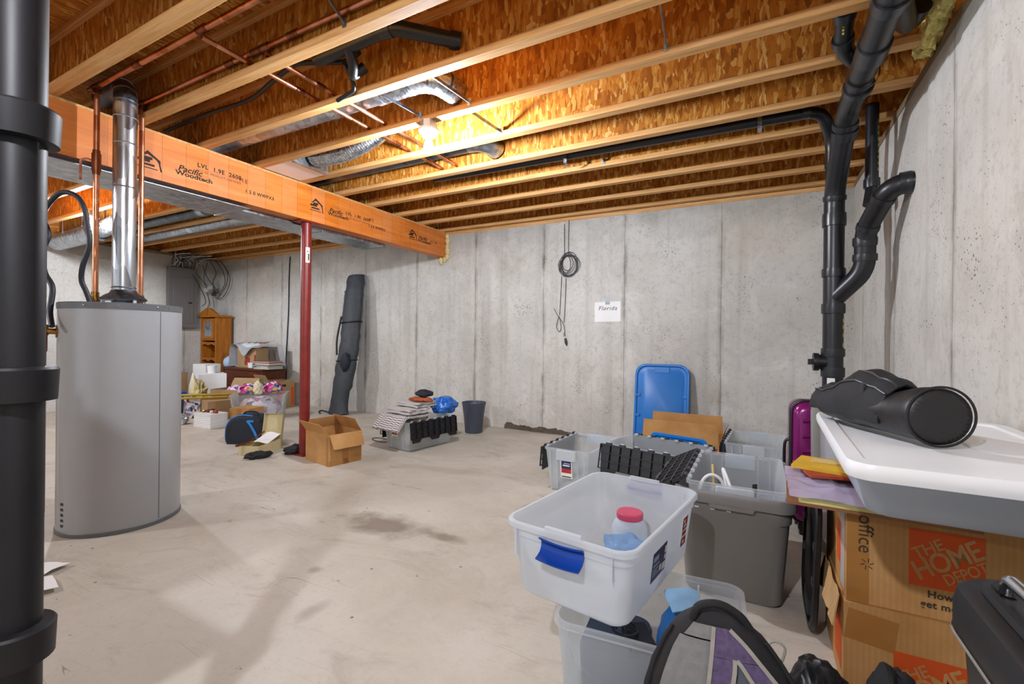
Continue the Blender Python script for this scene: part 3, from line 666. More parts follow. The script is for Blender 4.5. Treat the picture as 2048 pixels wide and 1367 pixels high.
t = thing('flue_pipe', 'shiny round metal flue pipe rising from the water heater top', 'flue', (HX, HY, HZ))
ht = obj('draft_hood', MB().lathe([(.05, .014), (.05, .02), (.105, .026), (.108, .034), (.09, .052), (.066, .066), (.056, .085)], 32), 'galv_dark', t)
for q in range(4):
    a = ac+.5+q*PI/2; obj('hood_leg', MB().box(-.004, -.008, -.012, .004, .008, .03).xf(Rz(a) @ Tr((.098, 0, 0))), 'galv', t)
obj('vent_pipe', MB().tube([(0, 0, .07), (0, 0, .62)], .054, 28), 'flue', t)
obj('vent_pipe', MB().tube([(0, 0, .60), (0, 0, 1.145)], .0555, 28), 'flue', t)
for z in (.03, .6, .85, 1.0): obj('pipe_band', MB().lathe([(.0555, z+.07-.004), (.058, z+.07), (.0555, z+.07+.004)], 28, caps=False), 'galv', t)
pth = elbow_path([(0, 0, 1.14), (0, .0, 1.26), (-.42, .05, 1.30)], .1, 6)
obj('elbow', MB().tube(pth, .0555, 24), 'galv_dark', t)
for q in (1, 3, 5):
    p = pth[q]; d = (pth[q+1]-pth[q-1]).normalized(); obj('elbow_seam', MB().tube([p-d*.004, p+d*.004], .0565, 24), 'galv', t)

pp = [(90, 655), (128, 615), (105, 575), (90, 545), (84, 505), (97, 470), (88, 440), (92, 415), (120, 386), (150, 390), (168, 415), (176, 455), (179, 490), (166, 530), (163, 560), (172, 582), (181, 606)]
pts = []
for i, (u, v) in enumerate(pp):
    k = i/(len(pp)-1); pts.append(at(u, v, 2.56 if i else 2.5) if i < 3 else at(u, v, 2.55+.12*min(1, max(0, (i-6)/6))))
pts = [at(104, 652, 2.36), at(100, 622, 2.40)]+[at(u, v, 2.42+.008*i) for i, (u, v) in enumerate(pp[2:])]
pts[-1].z = max(pts[-1].z, HZ+.002)
single('black_hose', MB().tube(spline(pts, 6), .0125, 14), 'hose', 'thick black hose arching from the side of the water heater onto its top', 'hose', (HX-.2, HY-.1, 1.7), world=True)
t = thing('gas_pipe', 'slim dark pipe running up behind the silver flue', 'pipe', (HX-.03, HY+.31, 0))
q0 = onY(228, 600, HY+.33); line('riser', [(q0.x, q0.y, 1.0), (q0.x, q0.y, 2.03)], .011, 'copper', t); line('drop', [(q0.x, q0.y, .05), (q0.x, q0.y, 1.0)], .012, 'abs', t)
line('foot', [(q0.x, q0.y, 0), (q0.x, q0.y, .05)], .02, 'abs', t)

# ================================================================ BLACK DRAIN PIPES (plumbing stack)
def fat(name, pts, r, t, mat='abs', n=24): return obj(name, MB().tube(pts, r, n), mat, t, world=True)
def band(p, d, r, t, h=.045, mat='abs_collar', name='coupling'):
    p, d = Vector(p), Vector(d).normalized(); x = []
    m = MB().lathe([(r-.004, -h/2), (r, -h/2), (r+.001, 0), (r, h/2), (r-.004, h/2)], 24, (p, d)); return obj(name, m, mat, t, world=True)
SX, SY = .411, 3.44
t = thing('drain_stack', 'black plastic drain stack with branches and cleanout, standing beside the right wall', 'drain', (SX, SY, 0))
R = .055
fat('stack_pipe', [(SX, SY, .0), (SX, SY, 1.92)], R, t)
for z, h in ((1.80, .075), (1.475, .05), (1.255, .06), (.985, .05), (.865, .06)): band((SX, SY, z), (0, 0, 1), R+.008, t, h)
# 45 degree offset up to the overhead run
pth = elbow_path([(SX, SY, 1.80), (SX, SY, 1.97), (.425, 3.10, 2.315), (.43, 1.86, 2.335)], .10, 6)
fat('overhead_pipe', pth, R, t)
for k in (3, 9): 
    d = (pth[k+1]-pth[k-1]); band(pth[k], d, R+.007, t, .03)
band((.4245, 3.185, 2.228), (.0, -.34, .34), R+.009, t, .05); band((.43, 2.82, 2.318), (0, 1, -.01), R+.01, t, .04); band((.43, 2.5, 2.322), (0, 1, -.01), R+.007, t, .12); band((.43, 2.17, 2.33), (0, 1, 0), R+.009, t, .06)
# nearer branch: smaller pipe joining from the left, drops out of the ceiling
pb = [at(1692, -60, 1.78), at(1690, 40, 1.98), at(1684, 95, 2.12), at(1712, 125, 2.2), Vector((.43, 2.52, 2.32))]
pth = elbow_path(pb, .07, 5); fat('branch_pipe', pth, .036, t)
for k in (2, 8): band(pth[k], pth[k+1]-pth[k-1], .043, t, .045)
pb = [Vector((.43, 2.12, 2.33)), at(1815, 52, 2.0), at(1842, 10, 1.9)]; fat('branch_pipe', elbow_path(pb, .06, 4), .04, t)
# strap hangers
for y in (2.72, 2.0):
    m = MB(); g = []
    for i in range(17):
        a = PI+PI*i/16; g.append([(.43+.066*math.cos(a), y-.012, 2.322+.066*math.sin(a)), (.43+.066*math.cos(a), y+.012, 2.322+.066*math.sin(a))])
    g = [[(.43-.066, y-.012, 2.40), (.43-.066, y+.012, 2.40)]]+g+[[(.43+.066, y-.012, 2.40), (.43+.066, y+.012, 2.40)]]
    obj('hanger_strap', m.sheet(g, .002), 'black_plastic', t, world=True)
# cleanout tee
cz = .925; cd = Vector((-.985, -.02, 0)).normalized()
fat('cleanout', [Vector((SX, SY, cz)), Vector((SX, SY, cz))+cd*.085], .046, t); band(Vector((SX, SY, cz))+cd*.088, cd, .055, t, .03, 'abs', 'cleanout_cap')
m = MB().cbox((0, 0, 0), (.035, .035, .03)).xf(basis(Vector((SX, SY, cz))+cd*.115, Vector((0, 0, 1)), Vector((cd.y, -cd.x, 0)))); obj('cleanout_plug', m, 'abs', t, world=True)
m = MB().box(-.02, -.002, -.02, .02, 0, .02); m.xf(Tr((SX, SY, .81)) @ Rz(math.atan2(-SX, SY)*-1*0) @ Tr((-.015, -R-.0004, 0))); obj('pipe_label', m, 'white_paper', t, world=True)
for zz in (1.02, 1.08, 1.13, 1.17, 1.31): 
    m = MB().box(.0, -.0008, 0, .006, .0008, .022).xf(Tr((SX+.045, SY-.0335, zz)) @ Rz(.9)); obj('pipe_print', m, 'yellow_print', t, world=True)
for k in range(11): 
    q = at(1689-k*.3, 3+k*7, 1.885+.011*k); q.z += .012; obj('pipe_print', MB().cbox(q, (.008, .0015, .010)), 'yellow_print', t, world=True)
# side arm: from the wall sleeve, sweeping down to the wye
WH = onX(1826, 362, XR)
A = [WH+Vector((.02, .0, .0)), WH+Vector((-.09, .02, -.005)), Vector((.548, 3.33, 1.70)), Vector((.552, 3.36, 1.47)), Vector((SX, SY, 1.31))]
pth = elbow_path(A, .075, 6); fat('side_arm', pth, .053, t)
for k in (1, 7, 10, 14): band(pth[k], pth[min(k+1, len(pth)-1)]-pth[k-1], .0575, t, .03)
band((.5495, 3.345, 1.64), (.0, .1, -1), .060, t, .045); band((.551, 3.352, 1.545), (.0, .1, -1), .060, t, .04)
band(WH+Vector((-.03, .008, -.002)), (1, -.1, 0), .056, t, .05, 'abs', 'wall_sleeve')
fat('vent_riser', [(.585, 3.385, 2.45), (.585, 3.385, 1.99)], .033, t); band((.585, 3.385, 1.985), (0, 0, 1), .04, t, .05)
fat('reducer', [(.585, 3.385, 1.985), (.58, 3.37, 1.93), (.565, 3.345, 1.85)], .03, t)
for i in range(9): 
    m = MB().box(-.003, -.0006, 0, .003, .0006, .018).xf(Tr((.6115, 3.3645, 2.05+i*.035)) @ Rz(.9)); obj('pipe_print', m, 'yellow_print', t, world=True)
pth = elbow_path([(-2.55, 3.30, 2.475), (.33, 3.31, 2.44), (.40, 3.49, 2.33), (.41, 3.52, 1.80), (SX, SY, 1.70)], .09, 6); fat('long_run', pth, .035, t)
band((.25, 3.30, 2.4405), (1, 0, 0), .037, t, .04); band((.4045, 3.504, 2.16), (0, 0, 1), .040, t, .03); band((.4085, 3.516, 1.90), (0, 0, 1), .041, t, .06)
band((-1.35, 3.30, 2.46), (1, 0, 0), .037, t, .08)
for x in (.0, -1.3): obj('hanger_strap', MB().box(x-.012, 3.262, 2.385, x+.012, 3.264, 2.50).box(x-.012, 3.262, 2.385, x+.012, 3.337, 2.387), 'galv', t, world=True)
t = thing('drain_pipe', 'black drain pipe angled into a round hole in a joist, with a hanging trap', 'drain', (-1.6, 1.66, 2.5))
a0, a1, a2 = Vector((-2.05, 1.64, 2.50)), Vector((-1.55, 1.66, 2.53)), Vector((-1.30, 1.86, 2.50))
pth = elbow_path([a0, a1, a2], .06, 5); fat('run', pth, .036, t); band(pth[2], pth[3]-pth[1], .041, t, .06); band(a2-(a2-a1).normalized()*.02, a2-a1, .042, t, .05, 'abs', 'end_collar')
fat('trap', spline([a0+Vector((.22, .01, .0)), a0+Vector((.2, .06, -.05)), a0+Vector((.16, .1, -.07)), a0+Vector((.2, .14, -.02))], 5), .027, t)
fat('trap_arm', elbow_path([a0+Vector((.16, .04, -.04)), a0+Vector((.12, .12, -.06)), a0+Vector((.1, .17, -.1)), a0+Vector((-.05, .18, -.12))], .03, 4), .011, t)
obj('joist_hole', MB().lathe([(.05, 0), (.05, .003)], 28, ((-1.29, 1.8785, 2.52), (0, -1, 0))), 'print_black', t, world=True)
pts = [onZ(*p, 2.5) for p in ((330, 268), (420, 232), (500, 205), (545, 170), (590, 137), (640, 133), (690, 130), (718, 112))]
for p in pts: p.z = 2.52
for p in pts: p.y = min(max(p.y, 1.50), 1.79)
single('black_cable', MB().tube(spline(pts, 6), .013, 10), 'hose', 'thick black cable clipped along the joist bay beside the copper pipes', 'cable', (-2.4, 1.6, 2.5), world=True)

# ================================================================ JOIST BRIDGING STRAPS
def strap(u, v, ja, label, flat=False):
    y1 = JY[ja]-.03; y0 = JY[ja+1]; p = onZ(u, v, 2.43); x = p.x
    a = Vector((x, y0+.03, 2.40 if flat else ZJ1-.05)); b = Vector((x, y1, 2.425))
    d = (b-a).normalized(); t = thing('bridging_strap', label, 'strap', b, 0, 'joist bridging straps')
    obj('strap', MB().box(-.011, -.0008, 0, .011, .0008, (b-a).length).xf(basis(b, (1, 0, 0), Vector((1, 0, 0)).cross(d)*1).to_4x4() if False else Matrix.LocRotScale(b, (-d).to_track_quat('Z', 'X'), None)), 'galv', t, world=True)
    obj('edge_lip', MB().box(-.011, -.006, 0, -.0095, 0, (b-a).length).xf(Matrix.LocRotScale(b, (-d).to_track_quat('Z', 'X'), None)), 'galv_dark', t, world=True)
    obj('nail_tab', MB().box(x-.012, b.y-.004, b.z-.02, x+.012, b.y-.002, b.z+.02), 'galv', t, world=True)
strap(716, 64, 8, 'steel bridging strap crossing the farther copper line, top of the photo')
strap(845, 232, 6, 'steel bridging strap in front of the shiny duct, between its pipe and elbow', True); strap(925, 190, 6, 'steel bridging strap against the gored elbow of the shiny duct', True)
strap(1330, 84, 6, 'lone steel bridging strap hanging between joists near the top centre'); strap(982, 245, 5, 'short steel bridging strap beside the bulb', True); strap(1200, 312, 3, 'short steel bridging strap beside the long drain pipe')
p = onZ(900, 400, 2.45); single('wood_block', MB().cbox((0, 0, .02), (.07, .046, .04)), 'lumber', 'small scrap wood block on a joist flange near the beam end', 'block', (-2.53, JY[2]-.032, 2.4245))
# insulation on the right sill
mb = MB()
for i, (u, v, s) in enumerate(((1862, 88, .052), (1874, 62, .055), (1888, 34, .05), (1900, 8, .046), (1912, -20, .046))):
    p = onX(u, v, XR-.02); mb.blob((min(p.x, XR-.035)-.008, p.y, max(2.40, p.z)), (s*.78, s*1.2, s*1.1), i+11, .5, 2.2, 3)
single('insulation', mb, 'insulation', 'tuft of yellow fibreglass insulation stuffed above the right wall', 'insulation', (XR-.04, 2.4, 2.42), world=True)

# ================================================================ ON THE WALLS
pa = onY(1215, 623, YB)
t = thing('paper_sign', 'white paper sign with handwriting taped to the back wall', 'sign', (pa.x, YB-.0015, pa.z))
obj('sheet', MB().box(-.14, -.001, -.105, .14, 0, .105).xf(Matrix.Rotation(-.01, 4, 'Y')), 'white_paper', t)
obj('tape', MB().box(-.025, -.0018, .075, .025, -.001, .16), 'tape_clear', t)
obj('handwriting', MB().text('Florida', .062, basis((.0, -.0013, .035), (1, 0, .0), (0, 0, 1)), .0005, .25, 1.15), 'print_dark', t)
# coil of grey wire
c0 = onY(1136, 528, YB-.02)
t = thing('wire_coil', 'coil of grey wire hung on two strands on the back wall', 'wire', (c0.x, YB-.02, c0.z))
for i in range(9):
    rx, rz = .105+.02*random.uniform(-1, 1), .125+.018*random.uniform(-1, 1); ox, oz = random.uniform(-.018, .018), random.uniform(-.02, .02); off = random.uniform(-.012, .012)
    if i == 7: rx, rz, ox, oz = .062, .08, -.005, .01
    if i == 8: rx, rz, ox, oz = .05, .095, -.02, .0
    obj('loop', MB().tube([(ox+rx*math.cos(2*PI*k/28), off+.004*math.sin(3*k), oz+rz*math.sin(2*PI*k/28)) for k in range(29)], .0033, 6, False), 'cable', t)
W = lambda u, v: onY(u, v, YB-.012)
for pts in (((1129, 448), (1129, 480), (1129, 510)), ((1138, 440), (1137, 480), (1137, 508)), ((1123, 552), (1121, 600), (1119, 630)), ((1132, 556), (1130, 610), (1128, 645)),
            ((1108, 617), (1115, 630), (1122, 640), (1128, 652), (1130, 672)), ((1118, 632), (1113, 652), (1118, 663), (1122, 655), (1119, 634))):
    obj('strand', MB().tube(spline([W(*p) for p in pts], 5), .0032, 6), 'cable', t, world=True)
p = W(1132, 685); obj('plug', MB().tube([p+Vector((-.01, 0, .05)), p+Vector((0, 0, .0)), p+Vector((.008, 0, -.035))], [.012, .017, .004], 8), 'cable', t, world=True)
p = W(1126, 668); obj('plug_tie', MB().cbox(p, (.02, .012, .035)), 'cable_white', t, world=True)
pts = [onY(u, v, YB-.012) for u, v in ((580, 513), (578, 560), (577, 620), (574, 680), (572, 720), (573, 745), (570, 800))]
single('wall_cable', MB().tube(spline(pts, 6), .008, 8), 'hose', 'black cable dropping straight down the back wall behind the desk', 'cable', (pts[3].x, YB-.012, 1), world=True)
# electrical panel and its wires
pc = Vector((XL, 4.14, 1.68))
t = thing('electrical_panel', 'brown grey electrical panel with a latch on the left wall', 'panel', pc)
obj('enclosure', MB().box(0, -.20, -.49, .095, .20, .47), 'panel_grey', t, bevel=.004)
obj('trim_plate', MB().box(.095, -.215, -.5, .1, .215, .485), 'panel_grey', t, bevel=.003)
d = obj('door', MB().box(.1, -.15, -.43, .108, .165, .33), 'panel_grey', t, bevel=.003); obj('latch', MB().box(.108, .08, -.1, .114, .135, -.075), 'black_plastic', d); obj('door_ridge', MB().box(.108, -.02, -.41, .111, .02, .31).box(.108, .1, -.41, .11, .104, .31), 'panel_grey', d)
obj('conduit', MB().cyl((.024, -.08, .47), (.024, -.08, .98), .018, 14).cyl((.024, -.08, .47), (.024, -.08, .50), .022, 14), 'galv', t)
obj('conduit', MB().cyl((.024, .03, .47), (.024, .03, .90), .014, 14).cyl((.024, .03, .47), (.024, .03, .50), .02, 14), 'galv_dark', t)
t = thing('wire_bundle', 'tangle of black cables looping from the panel top to the joists and back wall', 'wires', (XL+.12, 4.35, 2.2))
wires = [[(385, 548), (395, 565), (408, 590), (411, 605), (404, 612)], [(392, 545), (410, 570), (418, 600), (417, 612), (410, 622)], [(415, 525), (408, 560), (425, 580), (440, 588), (452, 570), (455, 545), (440, 520)],
         [(430, 520), (445, 540), (450, 565), (438, 585), (418, 575)], [(405, 530), (415, 555), (428, 572), (442, 590)], [(448, 530), (460, 555), (455, 580), (440, 598), (425, 590)], [(420, 520), (432, 545), (426, 565), (432, 590)]]
for k, w in enumerate(wires):
    pts = []
    for (u, v) in w:
        if u < 437:
            p = onX(u, v, XL+.13); p = p if p.y < YB-.03 else onY(u, v, YB-.06)
        else: p = onY(u, v, YB-.06)
        pts.append(p)
    obj('cable', MB().tube(spline(pts, 6), .0055, 6), 'cable' if k % 3 else 'hose', t, world=True)
for k in range(14):
    y = 3.97+.03*k; p = Vector((XL+.065, min(y, 4.33), 2.168)); q = Vector((XL+.12+.05*random.random(), y+random.uniform(-.08, .14), 2.3+.06*random.random())); e = Vector((XL+.3+.4*random.random(), q.y+random.uniform(-.1, .2), 2.34))
    if e.y > YB-.05: e.y = YB-.05
    obj('cable', MB().tube(spline([p, p.lerp(q, .5)+Vector((.04, random.uniform(-.05, .05), 0)), q, e], 5), .0065, 6), 'cable_white' if k % 3 == 0 else 'cable', t, world=True)
for p in (onX(412, 580, XL+.14), onX(420, 575, XL+.14), onX(428, 588, XL+.14)):
    obj('junction_box', MB().cbox(p, (.03, .06, .06)), 'cable_white' if p.z > 1.78 else 'cable', t, world=True)
# ================================================================ BUILDERS FOR THE CLUTTER
def carton(name, label, loc, rz, w, l, h, mat='card', flaps=(), cat='box', group=None, inside=None, lid=False):
    """w along local x, l along local y; flaps: (side, length, angle) with angle 0 = straight out, 90 = up, -90 = hanging"""
    t = thing(name, label, cat, loc, rz, group); k = .004
    m = MB().box(-w/2, -l/2, 0, w/2, l/2, k)
    m.box(-w/2, -l/2, k, -w/2+k, l/2, h).box(w/2-k, -l/2, k, w/2, l/2, h).box(-w/2+k, -l/2, k, w/2-k, -l/2+k, h).box(-w/2+k, l/2-k, k, w/2-k, l/2, h)
    if lid: m.box(-w/2, -l/2, h, w/2, l/2, h+k)
    obj('box_body', m, mat, t)
    for side, ln, ang in flaps:
        W = l if side in 'EW' else w
        f = MB().sheet([[(0, -W/2+.004, 0), (0, W/2-.004, 0)], [(ln*.5, -W/2+.008, .004), (ln*.5, W/2-.008, .004)], [(ln, -W/2+.012, 0), (ln, W/2-.012, 0)]], k)
        f.xf(Matrix.Rotation(-math.radians(ang), 4, 'Y'))
        rot = {'E': 0, 'N': PI/2, 'W': PI, 'S': -PI/2}[side]; dx = w/2 if side in 'EW' else l/2
        f.xf(Rz(rot) @ Tr((dx, 0, h)))
        obj('flap', f, mat, t)
    return t
def decal(name, t, face, u, v, w, h, mat, dims, th=.0008, off=.0002, rot=0.0, parent=None):
    """flat print on a box face of thing t: u along the face to the right, v up (from its bottom middle)"""
    m = MB().box(-w/2, -h/2, off, w/2, h/2, off+th); return obj(name, m.xf(face_m(face, u, v, dims) @ Rz(rot)), mat, parent or t)
def face_m(face, u, v, dims):
    W, L = dims
    return {'S': basis((u, -L/2, v), (1, 0, 0), (0, 0, 1)), 'N': basis((-u, L/2, v), (-1, 0, 0), (0, 0, 1)),
            'W': basis((-W/2, -u, v), (0, -1, 0), (0, 0, 1)), 'E': basis((W/2, u, v), (0, 1, 0), (0, 0, 1))}[face]
def depot_logo(t, face, u, v, s, dims, tag_line=True, card='card'):
    lg = decal('printed_logo', t, face, u, v, s, s, 'print_orange', dims)
    m = face_m(face, u, v, dims) @ Tr((0, 0, .0015))
    tx = MB(); a = .58
    tx.text('THE', s*.27, m @ Rz(a) @ Tr((-.12*s, .27*s, 0)), .0006, .12, .95, 1.0, .012)
    tx.text('HOME', s*.46, m @ Rz(a) @ Tr((.0*s, .0*s, 0)), .0006, .12, .92, .84, .016)
    tx.text('DEPOT', s*.27, m @ Rz(a) @ Tr((.12*s, -.28*s, 0)), .0006, .12, .95, .80, .012)
    # keep the lettering inside the square
    mi = m.inverted(); keep = []
    obj('logo_lettering', tx, card, lg)
    if tag_line:
        tl = MB().text('How doers', s*.17, m @ Tr((.16*s, -.62*s, 0)), .0006, 0, 1.05, 1.0, .02).text('get more done.', s*.17, m @ Tr((.22*s, -.80*s, 0)), .0006, 0, 1.05, 1.0, .02)
        obj('printed_slogan', tl, 'print_dark', t)
def crate(label, loc, rz, w, l, h, lids=(), group='clear lidded crates', sticker=None, body='crate_clear', lidmat='black_plastic'):
    """clear crate with two hinged, interlocking lid halves; lids: (side, degrees from hanging straight down)"""
    t = thing('storage_crate', label, 'crate', loc, rz, group)
    b = MB().tub(w, l, w-.07, l-.07, h, .02, .003, .008, .014)
    for sy in (-1, 1):
        for x in (-w*.22, w*.22, -w*.36, w*.36):
            yb = sy*(l/2-.029); yt = sy*(l/2-.007); b.add([(x-.004, yb, .02), (x+.004, yb, .02), (x+.004, yt, h-.02), (x-.004, yt, h-.02), (x-.004, yb+sy*.004, .02), (x+.004, yb+sy*.004, .02), (x+.004, yt+sy*.004, h-.02), (x-.004, yt+sy*.004, h-.02)], [(0, 1, 2, 3), (4, 7, 6, 5), (0, 3, 7, 4), (1, 5, 6, 2), (0, 4, 5, 1), (3, 2, 6, 7)])
    obj('crate_body', b, body, t)
    for sy in (-1, 1):
        g = MB().box(-.07, min(sy*(l/2-.004), sy*(l/2+.014)), h-.075, .07, max(sy*(l/2-.004), sy*(l/2+.014)), h-.004); obj('hand_grip', g, 'milky', t, bevel=.004)
    n = 6
    for sx in (-1, 1):
        for k in range(n):
            y = (k+.5)/n*l-l/2; obj('hinge_lug', MB().box(sx*(w/2-.012)-.008, y-.012, h-.002, sx*(w/2-.012)+.008, y+.012, h+.010), 'milky', t, bevel=.002) if sx in [a for a, _ in lids] else None
    for sx, ang in lids:
        d = w/2-.004; m = MB(); nt = 5; poly = []
        L2 = l/2-.004
        poly += [(-L2, 0), (L2, 0)]
        st = 2*L2/nt
        for k in range(nt):
            y = L2-k*st; dd = d*.80 if k % 2 else d
            poly += [(y-.01*(k > 0), -dd), (y-st+.02, -dd)]
        m.prism([(y, z) for y, z in poly], 0, .004); m.xf(Matrix(((0, 0, 1, 0), (1, 0, 0, 0), (0, 1, 0, 0), (0, 0, 0, 1))))
        ml = MB().add(m.v, m.f)
        for k in range(9): y = -L2+k*(2*L2/8); ml.box(.004, max(y-.0025, -L2), -d*.80, .016, min(y+.0025, L2), -.004)
        for k in range(4): z = -.004-k*d*.8/3.05; ml.box(.004, -L2, z-.0025, .016, L2, z+.0025)
        for k in range(n): y = (k+1)/n*l-l/2-.0; ml.box(-.008, y-.055 if k < n-1 else y-.05, -.003, .012, y-.03+.012 if k < n-1 else y-.02, .010)
        ml.xf(Matrix.Rotation(-math.radians(ang), 4, 'Y'))
        if sx < 0: ml.xf(Matrix.Scale(-1, 4, (1, 0, 0)))
        ml.xf(Tr((sx*(w/2+.008), 0, h-.002))); obj('hinged_lid', ml, lidmat, t)
    if sticker:
        face, u, v, sw, sh = sticker; k = .035*v/h; off = -.0
        sl = math.atan2(.028, h-.03)
        m0 = basis((u, -(l/2-.035+.028*v/h)-.0065, v), (1, 0, 0), (0, -math.sin(sl), math.cos(sl)))
        s1 = obj('sticker', MB().box(-sw/2, -sh/2, 0, sw/2, sh/2, .0006).xf(m0), 'white_paper', t)
        obj('sticker_print', MB().box(-sw*.42, sh*.02, .0007, sw*.42, sh*.45, .001).xf(m0), 'label_navy', s1); obj('sticker_print', MB().box(-sw*.42, -sh*.22, .0007, sw*.42, sh*.02, .001).xf(m0), 'label_red', s1)
        obj('sticker_print', MB().box(-sw*.3, sh*.16, .0011, sw*.3, sh*.24, .0013).box(-sw*.2, sh*.3, .0011, sw*.34, sh*.33, .0013).xf(m0), 'white_paper', s1); obj('sticker_print', MB().box(-sw*.42, -sh*.46, .0007, sw*.42, -sh*.40, .001).xf(m0), 'print_dark', s1)
    return t
def cloth(name, mat, label, cat, loc, sz, seed, amp=.3, fr=2.0, group=None, rz=0.0, sub=4, flat=0.0, crum=.0):
    m = MB().blob((0, 0, sz[2]*.42), (sz[0]/2, sz[1]/2, sz[2]*.6), seed, amp, fr, sub, flat)
    if crum: m.crumple(crum, 18, seed)
    for v in m.v: v.z = max(v.z, flat)
    return single(name, m, mat, label, cat, loc, rz, group, smooth=60)
def folded(m, x0, x1, y0, y1, z, th, layers, seed=0, sag=.0):
    """a folded textile: stacked soft layers joined by a rounded fold on the -x side"""
    for k in range(layers):
        zz = z+k*th; g = []; ny, nx = 14, 12
        for j in range(ny):
            row = []
            for i in range(nx):
                x = x0+(x1-x0)*i/(nx-1); y = y0+(y1-y0)*j/(ny-1)
                d = th*.25*noise.noise(Vector((x*9+k, y*9, seed)))
                row.append((x+.006*noise.noise(Vector((y*12, k, seed))), y, zz+th*.5+d))
            g.append(row)
        m.sheet(g, th*.82)
        m.tube([(x0+.002, y0, zz+th*.5), (x0+.002+.005, (y0+y1)/2, zz+th*.5), (x0+.002, y1, zz+th*.5)], th*.46, 8)
    return m

# ================================================================ FAR CLUTTER: CLOCK, DESK, BOXES
cx, cy = -8.17, 4.57
t = thing('clock_cabinet', 'tall oak clock cabinet with pointed top and open shelves in the far corner', 'clock', (cx, cy, 0))
W2, D2 = .225, .13
m = MB().box(-W2, -D2, 0, -W2+.03, D2, 1.36).box(W2-.03, -D2, 0, W2, D2, 1.36).box(-W2+.03, D2-.01, .02, W2-.03, D2, 1.36).box(-W2+.03, -D2, 0, W2-.03, D2-.01, .05)
obj('case', m, 'oak', t, bevel=.003)
for z in (.36, .66, .92):
    sh = obj('shelf', MB().box(-W2+.03, -D2, z, W2-.03, D2-.01, z+.022), 'oak', t, bevel=.003)
    va = [(-W2+.03, z), (W2-.03, z)]+[(W2-.03-(2*W2-.06)*k/20, z-.022-.012*math.cos(2*PI*k/10)) for k in range(21)]
    m = MB().prism([(x, zz) for x, zz in va], 0, .012); m.xf(Matrix(((1, 0, 0, 0), (0, 0, -1, -D2+.012), (0, 1, 0, 0), (0, 0, 0, 1)))); obj('valance', m, 'oak', sh)
obj('hood_panel', MB().box(-W2+.03, -D2+.005, .97, W2-.03, -D2+.03, 1.34), 'oak', t)
fr = MB()
for a in ((-.16, 1.0, -.12, 1.32), (.12, 1.0, .16, 1.32), (-.12, 1.0, .12, 1.04), (-.12, 1.28, .12, 1.32)): fr.box(a[0], -D2-.012, a[1], a[2], -D2+.005, a[3])
obj('dial_frame', fr, 'oak', t, bevel=.003)
dl = obj('dial', MB().box(-.12, -D2-.001, 1.04, .12, -D2+.004, 1.28), 'silver_plate', t)
m = MB().box(-.004, -.002, 0, .004, 0, .07).xf(Tr((0, -D2-.001, 1.16)) @ Matrix.Rotation(-.9, 4, 'Y')); m2 = MB().box(-.003, -.003, 0, .003, -.001, .10).xf(Tr((0, -D2-.001, 1.16)) @ Matrix.Rotation(.6, 4, 'Y'))
obj('clock_hand', m, 'black_plastic', dl); obj('clock_hand', m2, 'black_plastic', dl)
obj('cornice', MB().box(-W2-.03, -D2-.03, 1.36, W2+.03, D2, 1.395), 'oak', t, bevel=.004)
for sx in (-1, 1):
    pf = [(sx*.035, 1.50), (sx*.05, 1.515), (sx*.255, 1.415), (sx*.255, 1.395), (sx*.035, 1.395)]
    m = MB().prism(pf, 0, .05); m.xf(Matrix(((1, 0, 0, 0), (0, 0, -1, -D2+.03), (0, 1, 0, 0), (0, 0, 0, 1)))); obj('pediment', m, 'oak', t, bevel=.004)
obj('finial', MB().lathe([(.014, 1.395), (.02, 1.42), (.01, 1.44), (.004, 1.46)], 12, ((0, -D2+.005, 0), (0, 0, 1))), 'oak', t)

dx0, dx1, dy0, dy1, dz = -7.45, -6.45, 4.27, 4.66, .56
t = thing('desk', 'low dark walnut desk loaded with boxes and albums against the back wall', 'desk', ((dx0+dx1)/2, (dy0+dy1)/2, 0))
hw, hd = (dx1-dx0)/2, (dy1-dy0)/2
obj('desk_top', MB().box(-hw-.01, -hd-.015, dz-.03, hw+.01, hd, dz), 'walnut', t, bevel=.004)
obj('apron', MB().box(-hw+.02, -hd+.01, dz-.14, hw-.02, -hd+.03, dz-.03), 'walnut', t)
for sx in (-1, 1): obj('side_panel', MB().box(min(sx*hw, sx*(hw-.025)), -hd, 0, max(sx*hw, sx*(hw-.025)), hd-.01, dz-.03), 'walnut', t, bevel=.002)
obj('pedestal', MB().box(-hw+.03, -hd+.02, .0, -hw+.38, hd-.02, dz-.14), 'walnut', t, bevel=.002); obj('back_panel', MB().box(-hw+.38, hd-.03, .15, hw-.03, hd-.015, dz-.03), 'galv_dark', t)

# things on the desk
t = carton('moving_box', 'narrow cardboard moving box standing on the desk under the curled poster', (-7.0, 4.475, dz+.001), .04, .44, .21, .30, 'card_grey', [])
W_, L_ = .44, .21
decal('printed_logo', t, 'W', 0, .11, .09, .09, 'print_orange', (W_, L_)); decal('hand_hole', t, 'W', 0, .21, .10, .035, 'print_dark', (W_, L_)); decal('printed_label', t, 'W', 0, .05, .17, .025, 'print_dark', (W_, L_))
decal('printed_logo', t, 'S', .02, .10, .12, .12, 'print_red', (W_, L_), rot=-.15); decal('printed_stripe', t, 'S', .2, .13, .04, .14, 'print_red', (W_, L_))
g = []
prof = [(-7.34, .575, 0), (-7.345, .72, 0), (-7.335, .84, 0), (-7.30, .905, 0), (-7.23, .93, 0), (-7.12, .925, 0), (-7.0, .905, 0), (-6.86, .885, 0), (-6.70, .885, 0)]
cur = spline([(x, 0, z) for x, z, _ in prof], 3)
